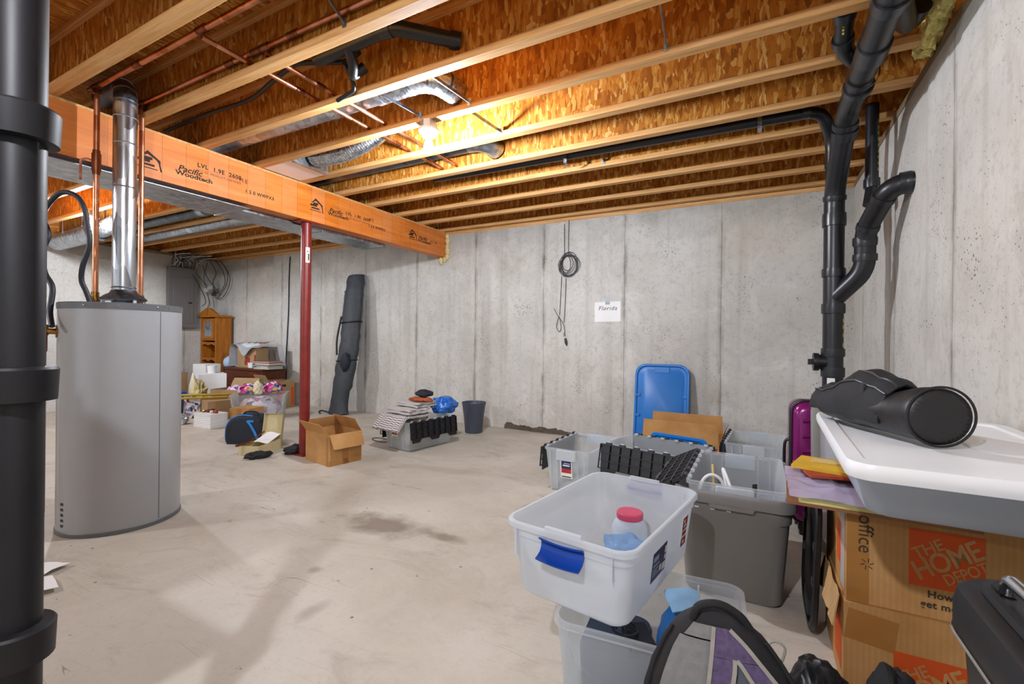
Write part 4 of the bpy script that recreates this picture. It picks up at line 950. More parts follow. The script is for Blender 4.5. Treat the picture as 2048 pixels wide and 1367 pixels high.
for p in cur:
    k = (p.x+7.34)/.64; g.append([(p.x+.006*j, 4.31+.30*j/6*(1 if True else 1), max(dz+.004, p.z+.10*(j/6)*max(0, k)-.16*math.exp(-((p.x+6.98)/.13)**2)*(1-j/6)**8)) for j in range(7)])
po = thing('poster', 'curled pale poster with dark figures draped over the box on the desk', 'poster', (-7.0, 4.45, .9))
obj('poster_sheet', MB().sheet(g, .003), 'poster_back', po, world=True, smooth=80)
gp = [[Vector(p)+Vector((0, 0, .004)) for p in row[1:6]] for row in g[12:]]; obj('poster_print', MB().sheet(gp, .0012), 'poster', po, world=True, smooth=80)
g = [[(-6.555+.04*i, 4.655, dz+.002+.36*j/4) for i in range(4)] for j in range(5)]
single('poster_board', MB().sheet([[Vector(p)+Vector((0, -.02*j, 0)) for p in r] for j, r in enumerate(g)], .004), 'poster_back', 'grey board standing behind the box on the desk', 'board', (-6.55, 4.62, dz), world=True)
cloth('cushion', 'light_blue', 'pale blue puffy cushion at the left end of the desk', 'cushion', (-7.43, 4.37, dz+.001), (.15, .2, .17), 3, .12, 1.2, sub=3)
t = thing('plastic_basket', 'small white plastic basket on the desk beside the albums', 'basket', (-6.775, 4.315, dz+.001), .0)
obj('basket_body', MB().tub(.115, .085, .095, .07, .085, .015, .003, .005, .008), 'white_plastic', t)
zz = dz+.001; 
for k, (w, l, h, mt, lab, dx, rz) in enumerate(((.33, .25, .022, 'album_page', 'pale album at the bottom of the pile on the desk', 0, .05), (.30, .24, .02, 'album_page', 'second pale album up from the desk in the pile', .015, -.05), (.34, .25, .018, 'silver_plate', 'silver grey album in the middle of the pile on the desk', .0, .1),
        (.36, .26, .032, 'maroon_book', 'maroon album near the top of the pile on the desk', .03, -.02), (.34, .24, .022, 'brown_board', 'brown flat box on top of the album pile on the desk', -.01, .06))):
    t = thing('photo_album', lab, 'album', (-6.50+dx, 4.40, zz), rz)
    obj('cover', MB().box(-w/2, -l/2, 0, w/2, l/2, .004).box(-w/2, -l/2, h-.004, w/2, l/2, h).box(-w/2, -l/2, .004, -w/2+.004, l/2, h-.004), mt, t, bevel=.001)
    obj('pages', MB().box(-w/2+.005, -l/2+.006, .0042, w/2-.006, l/2-.006, h-.0042), 'album_page', t); zz += h+.0005

# floor boxes in front of the desk
t = carton('moving_box', 'cardboard moving box with orange logo under the desk corner by the wall', (-6.27, 4.36, 0), -.02, .30, .40, .40, 'card_grey', [('S', .11, 60)], lid=False)
decal('printed_logo', t, 'E', -.02, .17, .12, .12, 'print_orange', (.30, .40)); decal('printed_stripe', t, 'E', .17, .17, .05, .26, 'print_orange', (.30, .40)); decal('hand_hole', t, 'E', -.01, .33, .15, .035, 'print_dark', (.30, .40))
decal('printed_logo', t, 'S', 0, .17, .10, .10, 'print_orange', (.30, .40)); decal('printed_text', t, 'E', -.02, .075, .10, .02, 'print_dark', (.30, .40))
p = onZ(458, 815); t = carton('moving_box', 'open cardboard box with red lettering beside the tote of soft toys', (-6.35, 3.80, 0), .35, .42, .36, .33, 'card_grey', [('N', .14, 60), ('E', .12, 40)])
m = MB().text('FURNITURE', .065, face_m('S', .0, .235, (.42, .36)) @ Tr((0, 0, .0006)), .0006, 0, 1.0); obj('printed_lettering', m, 'print_red', t); m = MB().text('HANDLE WITH CARE', .032, face_m('S', .0, .18, (.42, .36)) @ Tr((0, 0, .0006)), .0006); obj('printed_lettering', m, 'print_red', t)
cloth('bag_of_ribbons', 'multi_stuff' if False else 'floral', 'heap of dark patterned fabric filling the box with red lettering', 'fabric', (-6.35, 3.80, .006), (.27, .24, .36), 8, .15, 2.0, sub=3)
# white appliance box and its neighbours
t = carton('appliance_box', 'tall white appliance box with printed sides standing left of the desk', (-7.02, 3.86, 0), -.38, .34, .34, .50, 'white_paper', [], lid=True)
for i in range(2): decal('printed_text', t, 'W', .0, .40-.045*i, .24, .02, 'silver_plate', (.34, .34)); decal('printed_text', t, 'S', .03, .42-.06*i, .18, .014, 'blue_grey_bin', (.34, .34))
decal('printed_panel', t, 'S', .0, .25, .34, .499, 'light_blue', (.34, .34), .0004, .00005) if False else None
t = carton('appliance_box', 'small white box behind the tall appliance box, near the clock', (-7.72, 4.18, 0), .1, .30, .24, .60, 'white_paper', [], lid=True)
t = thing('plastic_cup', 'white plastic tub on the tall white appliance box', 'tub', (-7.04, 3.88, .505)); obj('cup_body', MB().lathe([(.05, 0), (.062, .11), (.059, .11), (.048, .004), (.001, .004)], 20), 'white_plastic', t)
t = carton('moving_box', 'brown cardboard box behind the orange bag near the left wall', (-7.75, 3.62, 0), .1, .42, .36, .50, 'card_grey', [('S', .16, 20)])
t = thing('storage_tote', 'dark blue tote with a blue lid standing beside the water heater', 'tote', (-7.0, 3.22, 0), .1)
obj('tote_body', MB().tub(.42, .40, .38, .36, .26, .03), 'blue_grey_bin', t); obj('tote_lid', MB().loft([rrect(.43, .41, .03, 4, .2605), rrect(.43, .41, .03, 4, .29), rrect(.40, .38, .03, 4, .295)]), 'blue_bin', t)
cloth('orange_bag', 'orange_bag', 'crumpled orange plastic bag on the dark blue tote', 'bag', (-7.0, 3.22, .296), (.34, .30, .17), 5, .3, 2.2, sub=4)
t = carton('gift_bag', 'white patterned gift bag standing in front of the white appliance box', (-6.42, 3.30, 0), -.3, .22, .14, .26, 'gift', [])
t = carton('moving_box', 'low brown box between the gift bag and the tote of soft toys', (-6.06, 3.40, 0), -.25, .28, .26, .235, 'card_grey', [], lid=True)
decal('printed_logo', t, 'W', .06, .06, .08, .1, 'print_red', (.28, .26))
cloth('foil_bag', 'silver_plate', 'crumpled silver foil bag on the floor by the white corrugated box', 'bag', (-6.02, 2.98, 0), (.16, .14, .12), 9, .35, 2.5, sub=3)
for k, (z, dy, lab) in enumerate(((.262, .0, 'lower gold wrapping tube lying across the gift bag'), (.296, .03, 'upper gold wrapping tube lying across the gift bag'))):
    t = thing('wrapping_tube', lab, 'tube', (-6.2, 3.3+dy, z), 0, 'gold wrapping tubes')
    a = Vector((-6.43-.05*k, 2.98+dy, z+.005)); b = Vector((-6.03, 3.52+dy, z)); obj('tube', MB().tube([a, b], .015, 12), 'gold_rod', t, world=True); obj('end_cap', MB().tube([a-(b-a).normalized()*.004, a-(b-a).normalized()*.0002], .014, 12), 'manila', t, world=True)
cloth('dried_flowers', 'straw', 'pale straw coloured dried flowers above the gold tubes', 'flowers', (-6.66, 3.52, .0), (.17, .15, .42), 12, .5, 4.5, sub=4, crum=.02)
cloth('cloth_scrap', 'cream_cloth', 'cream cloth peak in front of the white appliance box', 'cloth', (-6.86, 3.54, .0), (.14, .10, .5), 13, .2, 2.0, sub=3)
# white corrugated plastic box and small brown box on the floor
t = thing('plastic_box', 'white ribbed plastic box on the floor with trinkets on top', 'box', (-5.56, 3.06, 0), math.radians(4))
m = MB().box(-.145, -.10, 0, .145, .10, .15)
for k in range(7):
    z = .012+k*.02; m.box(-.148, -.103, z, .148, .103, z+.011)
obj('box_body', m, 'white_plastic', t, bevel=.002); obj('box_lid', MB().loft([rrect(.30, .21, .01, 3, .1505), rrect(.30, .21, .01, 3, .163)]), 'white_plastic', t)
for k in range(5):
    x, y = -.09+.045*k, .02*((k*7) % 3-1); s_ = .022+.004*(k % 3)
    w_ = Rz(math.radians(4)) @ Vector((x, y, 0)); single('trinket', MB().blob((0, 0, s_*.7), (s_, s_, s_*.8), 20+k, .35, 2.5, 2, 0.0), ('brass', 'maroon_book', 'walnut', 'cream_cloth', 'print_red')[k], f'{["brass", "maroon", "dark brown", "cream", "red"][k]} trinket on the white ribbed plastic box', 'trinket', (-5.56+w_.x, 3.06+w_.y, .1635), 0, 'trinkets on the white box')
t = carton('moving_box', 'small plain brown box beside the white ribbed plastic box', (-5.36, 3.36, 0), .30, .26, .24, .20, 'card', [], lid=True)
decal('packing_tape', t, 'S', 0, .1, .05, .2, 'tape', (.26, .24), .0004, .0001)
# clear tote of soft toys
p = Vector((-5.70, 3.75, 0)); rz = math.radians(45)
t = thing('storage_tote', 'clear tote heaped with pink soft toys and fabric, behind the blue-black bag', 'tote', p, rz); obj('tote_body', MB().tub(.62, .46, .54, .38, .31, .04, .003, .008, .014), 'tote_see', t)
cloth('soft_toys', 'toys', 'pink and grey soft toys pressed inside the clear tote', 'toys', p+Vector((0, 0, .012)), (.52, .37, .26), 21, .12, 2.6, rz=rz, sub=4)
for k, (dx, dy, sx, sy, mt, lab) in enumerate(((-.14, .02, .21, .24, 'floral', 'colourful floral fabric heaped on the left of the tote of soft toys'), (.14, .03, .21, .24, 'floral', 'pink floral fabric heaped on the right of the tote of soft toys'), (.0, -.13, .11, .10, 'cream_cloth', 'round cream cloth ball on the heap in the tote of soft toys'))):
    q = Rz(rz) @ Vector((dx, dy, 0)); cloth('fabric_heap', mt, lab, 'fabric', p+q+Vector((0, 0, .312)), (sx, sy, .12+.02*k), 30+k, .25, 2.4, 'fabric on the toy tote', sub=4)
t = thing('storage_crate', 'small blue tinted crate behind the white ribbed box and toy tote', 'crate', (-6.28, 3.42, 0) if False else (-5.92, 3.60, 0), .8)
bpy.data.objects.remove(t)

# duffel bag
c = Vector((-4.42, 2.84, 0)); rz = math.radians(30)
t = thing('duffel_bag', 'black domed bag with bright blue trim on the floor', 'bag', c, rz)
prof = [(-.21, 0), (-.222, .05), (-.22, .14), (-.195, .21), (-.14, .26), (-.06, .278), (.04, .27), (.12, .24), (.18, .185), (.215, .10), (.22, .04), (.205, 0)]
pr = spline([(x, 0, z) for x, z in prof], 3); R = []
for yy, k in ((-.115, .86), (-.11, .95), (-.07, 1), (.07, 1), (.11, .95), (.115, .86)):
    R.append([(q.x*k, yy-.0*q.z, q.z*(k if q.z > .02 else 1)+.002) for q in pr])
obj('bag_body', MB().loft(R).crumple(.006, 14, 2), 'navy_cloth', t, smooth=70)
pp = [Vector((q.x*.99, -.092, q.z*.985+.004)) for q in pr[1:-1]]; obj('trim_piping', MB().tube(pp[:18], .006, 8), 'blue_strap', t); obj('trim_piping', MB().tube([q+Vector((0, .184, 0)) for q in pp], .005, 8), 'blue_strap', t)
g = []
for (x, z, q) in ((.0, .225, .16), (.03, .19, .13), (.07, .12, .13), (.10, .05, .13)): g.append([(x-.013, -q*.0-.1195, z), (x+.013, -.1195, z)])
obj('blue_strap', MB().sheet(g, .003), 'blue_strap', t); obj('blue_strap', MB().sheet([[(.0, -.1195, .235), (.0, -.1195, .212)], [(.06, -.119, .235), (.06, -.119, .215)]], .003), 'blue_strap', t)
obj('carry_handle', MB().tube(spline([(-.08, -.03, .278), (-.06, -.03, .30), (.0, -.03, .306), (.05, -.03, .296), (.07, -.03, .27)], 5), .008, 8), 'black_cloth', t)
# beige card box with upright lid, paper, wooden stick
c = Vector((-3.995, 2.64, 0)); rz = math.radians(22)
t = carton('archive_box', 'open beige card box with its lid standing up at one end', c, rz, .19, .34, .085, 'beige_box', [])
m = MB().box(-.095, 0, 0, .095, .004, .23).box(-.095, -.03, 0, -.091, 0, .23).box(.091, -.03, 0, .095, 0, .23).box(-.095, -.03, .226, .095, 0, .23); m.xf(Tr((0, .172, .0865)) @ Matrix.Rotation(-.18, 4, 'X')); obj('box_lid', m, 'beige_box', t)
q = c+Rz(rz) @ Vector((.02, .06, .088)); g = [[(-.07+.035*i, -.10+.04*j, .001+.05*j/5+.008*math.sin(i*1.3)) for i in range(5)] for j in range(6)]
single('paper_sheaf', MB().sheet(g, .002), 'white_paper', 'white papers sticking up out of the beige card box', 'paper', q, rz, smooth=70)
q = c+Rz(rz) @ Vector((-.06, -.06, .10)); single('wooden_stick', MB().tube([(-.02, -.16, -.005), (.0, -.02, .0), (.05, .12, .07)], [.010, .008, .006], 10), 'walnut', 'dark wooden stick lying across the beige card box', 'stick', q, rz)
# black gloves
for k, (uu, vv, rzz, lab) in enumerate(((522, 909, 1.0, 'long black cloth lying on the floor before the beige card box'), (560, 905, 1.15, 'black cloth pouch on the floor, nearest the red column'))):
    p = onZ(uu, vv); m = MB().blob((0, 0, .03), (.105 if k == 0 else .10, .045 if k == 0 else .055, .035 if k == 0 else .05), 40+k, .35, 1.8, 4, 0.0).crumple(.008, 22, k)
    for v in m.v: v.z = max(v.z, 0)
    single('black_cloth', m, 'black_cloth', lab, 'cloth', ((-3.78, 2.47, 0), (-3.655, 2.745, 0))[k], rzz, 'black cloths', smooth=60)

# open cardboard box by the column
A, B_, C_ = Vector((-3.041, 2.583, 0)), Vector((-3.408, 2.654, 0)), Vector((-2.974, 2.869, 0))
ex = (A-B_); rz = math.atan2(ex.y, ex.x); w = ex.length; l = .30; c = A+Rz(rz) @ Vector((-w/2, l/2, 0))
t = carton('cardboard_box', 'open brown cardboard box with splayed flaps at the foot of the red column', c, rz, w, l, .255, 'card', [('E', .125, -62), ('S', .12, 52), ('N', .12, 118), ('W', .10, 112)])
decal('packing_tape', t, 'E', 0, .12, .055, .24, 'tape', (w, l), .0004, .0001); decal('packing_tape', t, 'E', 0, .022, .29, .042, 'tape', (w, l), .0004, .0001); decal('packing_tape', t, 'S', w/2-.02, .12, .04, .24, 'tape', (w, l), .0004, .0001)

# clothes crate
c = Vector((-2.922, 3.569, 0)); rz = math.radians(-9.1)
t = crate('clear crate with hinged black lids, piled with folded towels and a blue bag', c, rz, .38, .60, .275, ((1, 6), (-1, 5)), sticker=('S', -.02, .17, .085, .12))
T = lambda x, y, z: c+Rz(rz) @ Vector((x, y, z))
cloth('clothes_pile', 'cream_cloth', 'pale clothes packed inside the crate under the towels', 'clothes', T(0, 0, .012), (.26, .46, .25), 50, .1, 2.0, rz=rz, sub=3)
cloth('yellow_fabric', 'yellow_fabric', 'yellow cloth pressed against the front of the towel crate', 'cloth', T(-.09, -.245, .01), (.13, .035, .19), 51, .1, 2.0, rz=rz, sub=3) if False else None
m = MB(); g = []
for j in range(18):
    y = -.40+.40*j/17; g.append([(-.20+.36*i/15, y, (.315 if y > -.30 else .315-(-.30-y)*1.15)-.0+.006*noise.noise(Vector((i*.5, j*.5, 3)))+.004*math.sin(i*2.2)) for i in range(16)])
single('towel', m.sheet(g, .022), 'towel', 'grey striped towel hanging over the front edge of the towel crate', 'towel', T(0, 0, 0), rz, 'towels on the crate', smooth=70)
single('towel', folded(MB(), -.17, .17, -.27, -.02, .003, .026, 2, 4), 'towel_fine', 'thick pale folded towel lying on the hanging striped towel', 'towel', T(0, 0, .335), rz, 'towels on the crate', smooth=70)
single('towel', folded(MB(), -.15, .16, -.20, .04, .003, .022, 2, 6), 'towel_fine', 'folded pale towel on top of the pile on the crate', 'towel', T(.0, .03, .392), rz, 'towels on the crate', smooth=70)
cloth('scarf', 'rust_cloth', 'rust orange cloth tucked on top of the folded towels', 'cloth', T(.05, -.03, .442), (.26, .18, .03), 55, .3, 2.2, rz=rz, sub=4)
cloth('hat', 'navy_cloth', 'dark navy cap on top of the towel pile', 'hat', T(.03, .03, .476), (.17, .17, .065), 56, .18, 1.6, rz=rz, sub=4)
m = MB().blob((0, 0, .078), (.125, .14, .095), 57, .3, 1.7, 4, 0.0).crumple(.016, 9, 3)
for v in m.v: v.z = max(v.z, 0)
single('plastic_bag', m, 'blue_bag', 'shiny bright blue plastic bag on the back of the towel crate', 'bag', T(.05, .275, .288), rz, smooth=40)
t = thing('headphones', 'black headphone-like gadget with cable leaning on the towel crate side', 'gadget', T(-.245, -.12, 0))
obj('band', MB().tube([(.0+.05*math.cos(a), -.0, .055+.05*math.sin(a)) for a in [PI*k/10 for k in range(11)]], .007, 8), 'black_plastic', t)
for sx in (-1, 1): obj('ear_cup', MB().lathe([(.022, -.012), (.027, 0), (.022, .012)], 16, ((sx*.045, 0, .03), (1, 0, 0))), 'navy_cloth', t)
obj('cable', MB().tube(spline([(-.05, 0, .004), (-.15, -.03, .005), (-.28, .0, .005), (-.33, .07, .005), (-.24, .1, .005), (-.06, .06, .006)], 6), .0045, 6), 'cable', t)

# wastebasket
p = onZ(945, 862); p = Vector((-2.80, 4.36, 0))
t = thing('wastebasket', 'slate grey flared wastebasket standing before the back wall', 'bin', p)
obj('bin_body', MB().lathe([(.092, 0), (.098, .004), (.102, .06), (.112, .17), (.128, .29), (.138, .335), (.135, .337), (.125, .29), (.099, .06), (.094, .008), (.001, .008)], 40), 'basket', t)
single('bin_liner', MB().blob((0, 0, .26), (.105, .105, .065), 60, .2, 2.5, 3), 'bag_film', 'pale crumpled plastic showing at the mouth of the wastebasket', 'plastic', p)

# tall leaning bag
pts = [(677, 829), (679, 800), (686, 765), (692, 730), (699, 690), (702, 655), (706, 610), (710, 575), (713, 551)]; ws = [.155, .13, .15, .165, .15, .15, .155, .145, .125]
P = []
for k, (u, v) in enumerate(pts):
    f = k/(len(pts)-1); P.append(onY(u, v, 4.43+.23*f))
P[0].z = .006
sp = spline(P, 4); R = []
for i, q in enumerate(sp):
    f = i/4; k = int(min(f, len(ws)-2)); wd = ws[k]+(ws[min(k+1, len(ws)-1)]-ws[k])*(f-k); a = wd*1.08
    R.append([q+Vector((a*math.cos(2*PI*j/22)*(1+.05*math.sin(i*1.7+j)), .085*math.sin(2*PI*j/22), .01*math.cos(2*PI*j/22))) for j in range(22)])
t = thing('pole_bag', 'tall dark grey zipped pole bag leaning against the back wall', 'bag', (P[0].x, P[0].y, 0))
obj('bag_body', MB().loft(R).crumple(.013, 12, 4), 'charcoal_cloth', t, world=True, smooth=75)
for i, z in ((13, 0), (21, 0)):
    q = sp[i]; rr = [q+Vector((.172*math.cos(2*PI*j/22), .095*math.sin(2*PI*j/22), .012*math.cos(2*PI*j/22))) for j in range(23)]; obj('strap_band', MB().tube(rr, .011, 6, False), 'black_nylon', t, world=True)
obj('side_pocket', MB().blob(sp[13]+Vector((.06, -.085, -.02)), (.085, .045, .13), 61, .15, 1.6, 3), 'navy_cloth', t, world=True)
q = [sp[14]+Vector((-.16, -.05, 0)), sp[17]+Vector((-.19, -.06, 0)), sp[20]+Vector((-.165, -.06, 0)), sp[22]+Vector((-.15, -.05, 0))]; obj('shoulder_strap', MB().tube(spline(q, 5), .013, 8), 'black_nylon', t, world=True)
obj('shoulder_strap', MB().tube(spline([Vector((P[0].x-.13, P[0].y-.05, .02)), Vector((P[0].x-.25, P[0].y-.06, .035)), Vector((P[0].x-.30, P[0].y-.07, .02)), Vector((P[0].x-.22, P[0].y-.12, .012))], 5), .011, 8), 'black_nylon', t, world=True)
obj('zip_pull', MB().cbox(sp[27]+Vector((-.155, -.02, 0)), (.03, .01, .02)), 'black_plastic', t, world=True)
# ================================================================ NEAR CLUTTER ON THE RIGHT
def lid_mesh(w, l, r=.06, th=.012, rim=.022):
    """tote lid lying in the xy plane, top side up: rolled rim, recessed field, raised plateau"""
    m = MB()
    m.loft([rrect(w-.01, l-.01, r, 6, 0), rrect(w, l, r, 6, .004), rrect(w, l, r, 6, rim-.004), rrect(w-.008, l-.008, r, 6, rim), rrect(w-.04, l-.04, r*.9, 6, rim), rrect(w-.055, l-.055, r*.85, 6, rim-.012),
            rrect(w-.11, l-.11, r*.7, 6, rim-.012), rrect(w-.13, l-.13, r*.65, 6, rim-.006)])
    return m
def lid_clips(w, l, rim):
    m = []
    for sy in (-1, 1):
        m.append(MB().box(-.07, min(sy*(l/2-.085), sy*(l/2-.028)), rim-.0119, .07, max(sy*(l/2-.085), sy*(l/2-.028)), rim-.001))
    for sx in (-1, 1):
        for y in (-l*.12, l*.12): m.append(MB().box(min(sx*(w/2-.055), sx*(w/2-.02)), y-.012, rim-.0119, max(sx*(w/2-.055), sx*(w/2-.02)), y+.012, rim+.001))
    return m
def standing(o, xdir, up):
    """matrix: lid x -> xdir, lid y -> up"""
    return basis(o, xdir, up)
# blue lid on the back wall
o = Vector((-.82, 4.63, .41)); t = thing('tote_lid', 'tall bright blue tote lid leaning on the back wall', 'lid', (o.x, 4.6, 0))
mt = standing(o, (1, .04, 0), (0, .16, 1)); obj('lid_panel', lid_mesh(.51, .815, .10).xf(mt), 'blue_lid', t, world=True, bevel=.002)
for m in lid_clips(.51, .815, .022): obj('lid_rib', m.xf(mt), 'blue_lid', t, world=True, bevel=.002)
t = carton('cardboard_box', 'open cardboard box with tall upright flaps before the blue lid', (-.57, 4.26, 0), -.03, .62, .36, .20, 'card', [('S', .165, 97), ('N', .185, 86), ('E', .13, 72)])
decal('printed_logo', t, 'S', .25, .13, .09, .09, 'print_red', (.62, .36)); decal('printed_logo', t, 'S', .12, .13, .12, .09, 'print_red', (.62, .36))
# crates
crate('clear crate with a black lid hanging at its side, nearest the empty floor', (-1.125, 3.235, 0), math.radians(-2.5), .345, .60, .30, ((-1, 4),), sticker=('S', -.005, .165, .085, .125))
cm = Vector((-.575, 3.115, 0)); crm = math.radians(-15-90)
crate('clear crate whose black gridded lid hangs down towards the big white tote', cm, crm, .40, .59, .365, ((1, 12), (-1, 4)))
t = thing('tray_lid', 'thin blue plastic lid slid behind the crate with the gridded lid', 'lid', (-.50, 3.47, 0))
mt = standing(Vector((-.50, 3.50, .165)), (1, -.27, 0), (0, .02, 1)); obj('lid_panel', lid_mesh(.42, .40, .04, .01, .014).xf(mt), 'blue_lid', t, world=True)
crate('clear crate with a dark lid, farthest back between cardboard box and suitcase', (.0, 4.03, 0), math.radians(-3), .40, .58, .30, ((-1, 4),), sticker=('S', -.02, .20, .12, .05))
# grey tote with the nested crate
gw, gl, gh = .45, .72, .44; gc = Vector((-.085, 2.375, 0))
t = thing('storage_tote', 'tall grey tote holding a clear crate, behind the big white tote', 'tote', gc, 0)
R = [rrect(.34, .58, .05, 6, 0), rrect(.36, .60, .05, 6, .012), rrect(.405, .665, .055, 6, .335), rrect(.418, .68, .055, 6, .345), rrect(.425, .69, .06, 6, .39), rrect(.45, .72, .065, 6, .395), rrect(.452, .722, .065, 6, .425), rrect(.44, .71, .06, 6, .44),
     rrect(.415, .685, .055, 6, .44), rrect(.41, .675, .055, 6, .39), rrect(.395, .655, .05, 6, .33), rrect(.35, .59, .045, 6, .014), rrect(.32, .56, .04, 6, .008)]
obj('tote_body', MB().loft(R), 'grey_tote', t)
obj('rim_grip', MB().loft([rrect(.16, .02, .008, 3, .38, .0, -.352), rrect(.17, .03, .008, 3, .395, .0, -.35)]), 'grey_rim', t)
for x in (-.13, -.07, -.01): obj('scuff_mark', MB().box(x-.008, -.3475, .368, x+.008, -.3465, .373).xf(Tr((0, 0, 0))), 'white_plastic', t)
cc = (-.075, 2.355, .19)
tc = crate('clear crate nested in the grey tote, with its lids splayed', cc, 0, .375, .60, .275, ((-1, 62),), lidmat='dark_lid')
for k, pts in enumerate((((-.13, -.22, .06), (-.14, -.19, .22), (-.10, -.17, .275), (-.05, -.17, .24), (-.06, -.16, .10)), ((-.03, -.12, .05), (-.04, -.06, .18), (-.06, -.02, .27), (-.02, -.1, .2), (.02, -.18, .1)))):
    single('plastic_hanger', MB().tube(spline([Vector(p)+Vector(cc) for p in pts], 6), .007, 8), 'white_plastic', f'white plastic hook in the nested crate, {["towards the white tote", "towards the suitcase"][k]}', 'hanger', Vector(cc)+Vector((-.1, -.15, .05)), world=True)
single('paint_stick', MB().tube([Vector(cc)+Vector((-.085, -.1, .02)), Vector(cc)+Vector((-.115, .12, .25))], .006, 8), 'manila', 'pale wooden stick leaning in the nested crate', 'stick', Vector(cc)+Vector((-.08, -.1, .02)), world=True)
single('webbing_strap', MB().sheet([[Vector(cc)+Vector((.06+.02*i, -.21+.05*j, .02+.028*j+.004*math.sin(j*2+i))) for i in range(2)] for j in range(7)], .004), 'black_nylon', 'black webbing strap lying inside the nested crate', 'strap', Vector(cc)+Vector((.06, -.1, .02)), world=True)

# suitcase
sc = Vector((.375, 3.06, 0)); t = thing('suitcase', 'upright metallic purple hard suitcase beside the drain stack', 'suitcase', sc, math.radians(4))
def shell(y0, y1, inset):
    m = MB(); R = []
    for y, k, r in ((y0, 1.0, .06), (y0+.03*(1 if y1 > y0 else -1), 1.0, .06), (y1-.03*(1 if y1 > y0 else -1), .99, .06), (y1-.012*(1 if y1 > y0 else -1), .95, .055), (y1, .86, .05)):
        R.append([Vector((p.x*1.0, y, p.y+.395)) for p in rrect(.42*k, .66*(.02+.98*k), r, 6)])
    return m.loft(R)
obj('shell', shell(0, -.125, 0), 'purple_shell', t); obj('shell', shell(.006, .125, 0), 'purple_shell', t)
obj('zip_band', MB().loft([[Vector((p.x, y, p.y+.395)) for p in rrect(w, h, .064, 6)] for y, w, h in ((-.006, .424, .664), (.012, .424, .664))]), 'black_plastic', t)
obj('edge_trim', MB().tube([Vector((p.x, -.09, p.y+.395)) for p in rrect(.424, .664, .062, 6)]+[Vector((.212, -.09, .395+.27))], .007, 8, False), 'black_plastic', t)
for k in range(7):
    z = .15+k*.083; g = [[(x, -.129+.004*abs(s_)/.011*0-(.006 if abs(s_) < .003 else 0), z+s_-.05*abs(x)/.16*.5) for x in (-.165, -.11, -.05, 0, .05, .11, .165)] for s_ in (-.012, -.006, 0, .006, .012)]
    g = [[Vector((p[0], -.1235-(.007*(1-abs(s_)/.012)), p[2])) for p in row] for row, s_ in zip(g, (-.012, -.006, 0, .006, .012))]; obj('shell_rib', MB().sheet(g, .002), 'purple_shell', t)
obj('top_handle', MB().tube(spline([(-.08, .0, .728), (-.07, .0, .75), (0, 0, .756), (.07, 0, .75), (.08, 0, .728)], 4), .009, 8), 'black_plastic', t)
obj('side_handle', MB().tube(spline([(-.212, -.0, .30), (-.232, 0, .32), (-.236, 0, .40), (-.232, 0, .48), (-.212, 0, .5)], 4), .008, 8), 'black_plastic', t)
for sx in (-1, 1):
    for sy in (-1, 1): w_ = obj('wheel', MB().cyl((sx*.16-.012, sy*.08, .027), (sx*.16+.012, sy*.08, .027), .026, 16), 'black_plastic', t); obj('wheel_fork', MB().box(sx*.16-.017, sy*.08-.015, .03, sx*.16+.017, sy*.08+.015, .07), 'black_plastic', w_)
# grey rimmed lid in front of the suitcase
o = Vector((.475, 2.775, .395)); t = thing('tote_lid', 'pale grey tote lid standing on edge against the purple suitcase', 'lid', (o.x, o.y, 0))
mt = standing(o, (1, .05, 0), (0, .10, 1)); obj('lid_panel', MB().loft([rrect(.39, .70, .08, 6, -.004), rrect(.39, .70, .08, 6, .006), rrect(.38, .69, .08, 6, .008)]).xf(mt), 'lid_clear', t, world=True)
R = [rrect(.40, .785, .09, 6, -.012), rrect(.46, .785, .09, 6, -.012), rrect(.46, .785, .09, 6, .014), rrect(.44, .765, .085, 6, .018), rrect(.39, .715, .075, 6, .014), rrect(.385, .71, .075, 6, -.005)]
m = MB().loft(R[1:]+[rrect(.39, .715, .075, 6, -.012)], False, False); n_ = len(rrect(1, 1, .1, 6)); 
m.f += [(j, (j+1) % n_, (j+1) % n_+5*n_, j+5*n_) for j in range(n_)]
obj('lid_rim', m.xf(mt), 'grey_rim', t, world=True)
# black lid leaning beside the printed boxes
o = Vector((.198, 2.105, .265)); t = thing('tote_lid', 'black rounded lid standing on edge against the printed boxes', 'lid', (o.x, o.y, 0))
mt = basis(o, (0, 1, 0), (.03, 0, 1)) @ Matrix.Rotation(PI, 4, 'Y'); obj('lid_panel', lid_mesh(.42, .52, .12, .01, .020).xf(mt), 'black_plastic', t, world=True, bevel=.002)
for m in lid_clips(.42, .52, .02): obj('lid_rib', m.xf(mt), 'dark_lid', t, world=True)

# printed moving boxes
bx, by, bw, bl = .235, 1.685, .46, .40
W_, L_ = bw, bl
t = carton('moving_box', 'lower printed cardboard moving box, standing on the floor below its twin', (bx+bw/2, by+bl/2, 0), 0, bw, bl, .273, 'card', [], lid=True)
depot_logo(t, 'S', -.03, .085, .165, (W_, L_), False)
decal('packing_tape', t, 'S', -bw/2+.065, .21, .12, .09, 'tape', (W_, L_), .0003, .0001, -.12); decal('printed_logo', t, 'W', .1, .12, .12, .14, 'print_orange', (W_, L_))
t = carton('moving_box', 'upper printed cardboard moving box with taped corner and logo, under the papers', (bx+bw/2+.004, by+bl/2+.012, .2785), .01, bw, bl, .262, 'card', [], lid=True)
depot_logo(t, 'S', -.004, .165, .16, (W_, L_), True)
decal('packing_tape', t, 'S', -bw/2+.028, .13, .054, .26, 'tape', (W_, L_), .0003, .0001); decal('printed_logo', t, 'W', .09, .13, .10, .13, 'print_orange', (W_, L_)); decal('clear_tape', t, 'W', .14, .14, .06, .25, 'tape_clear', (W_, L_), .0003, .0009)
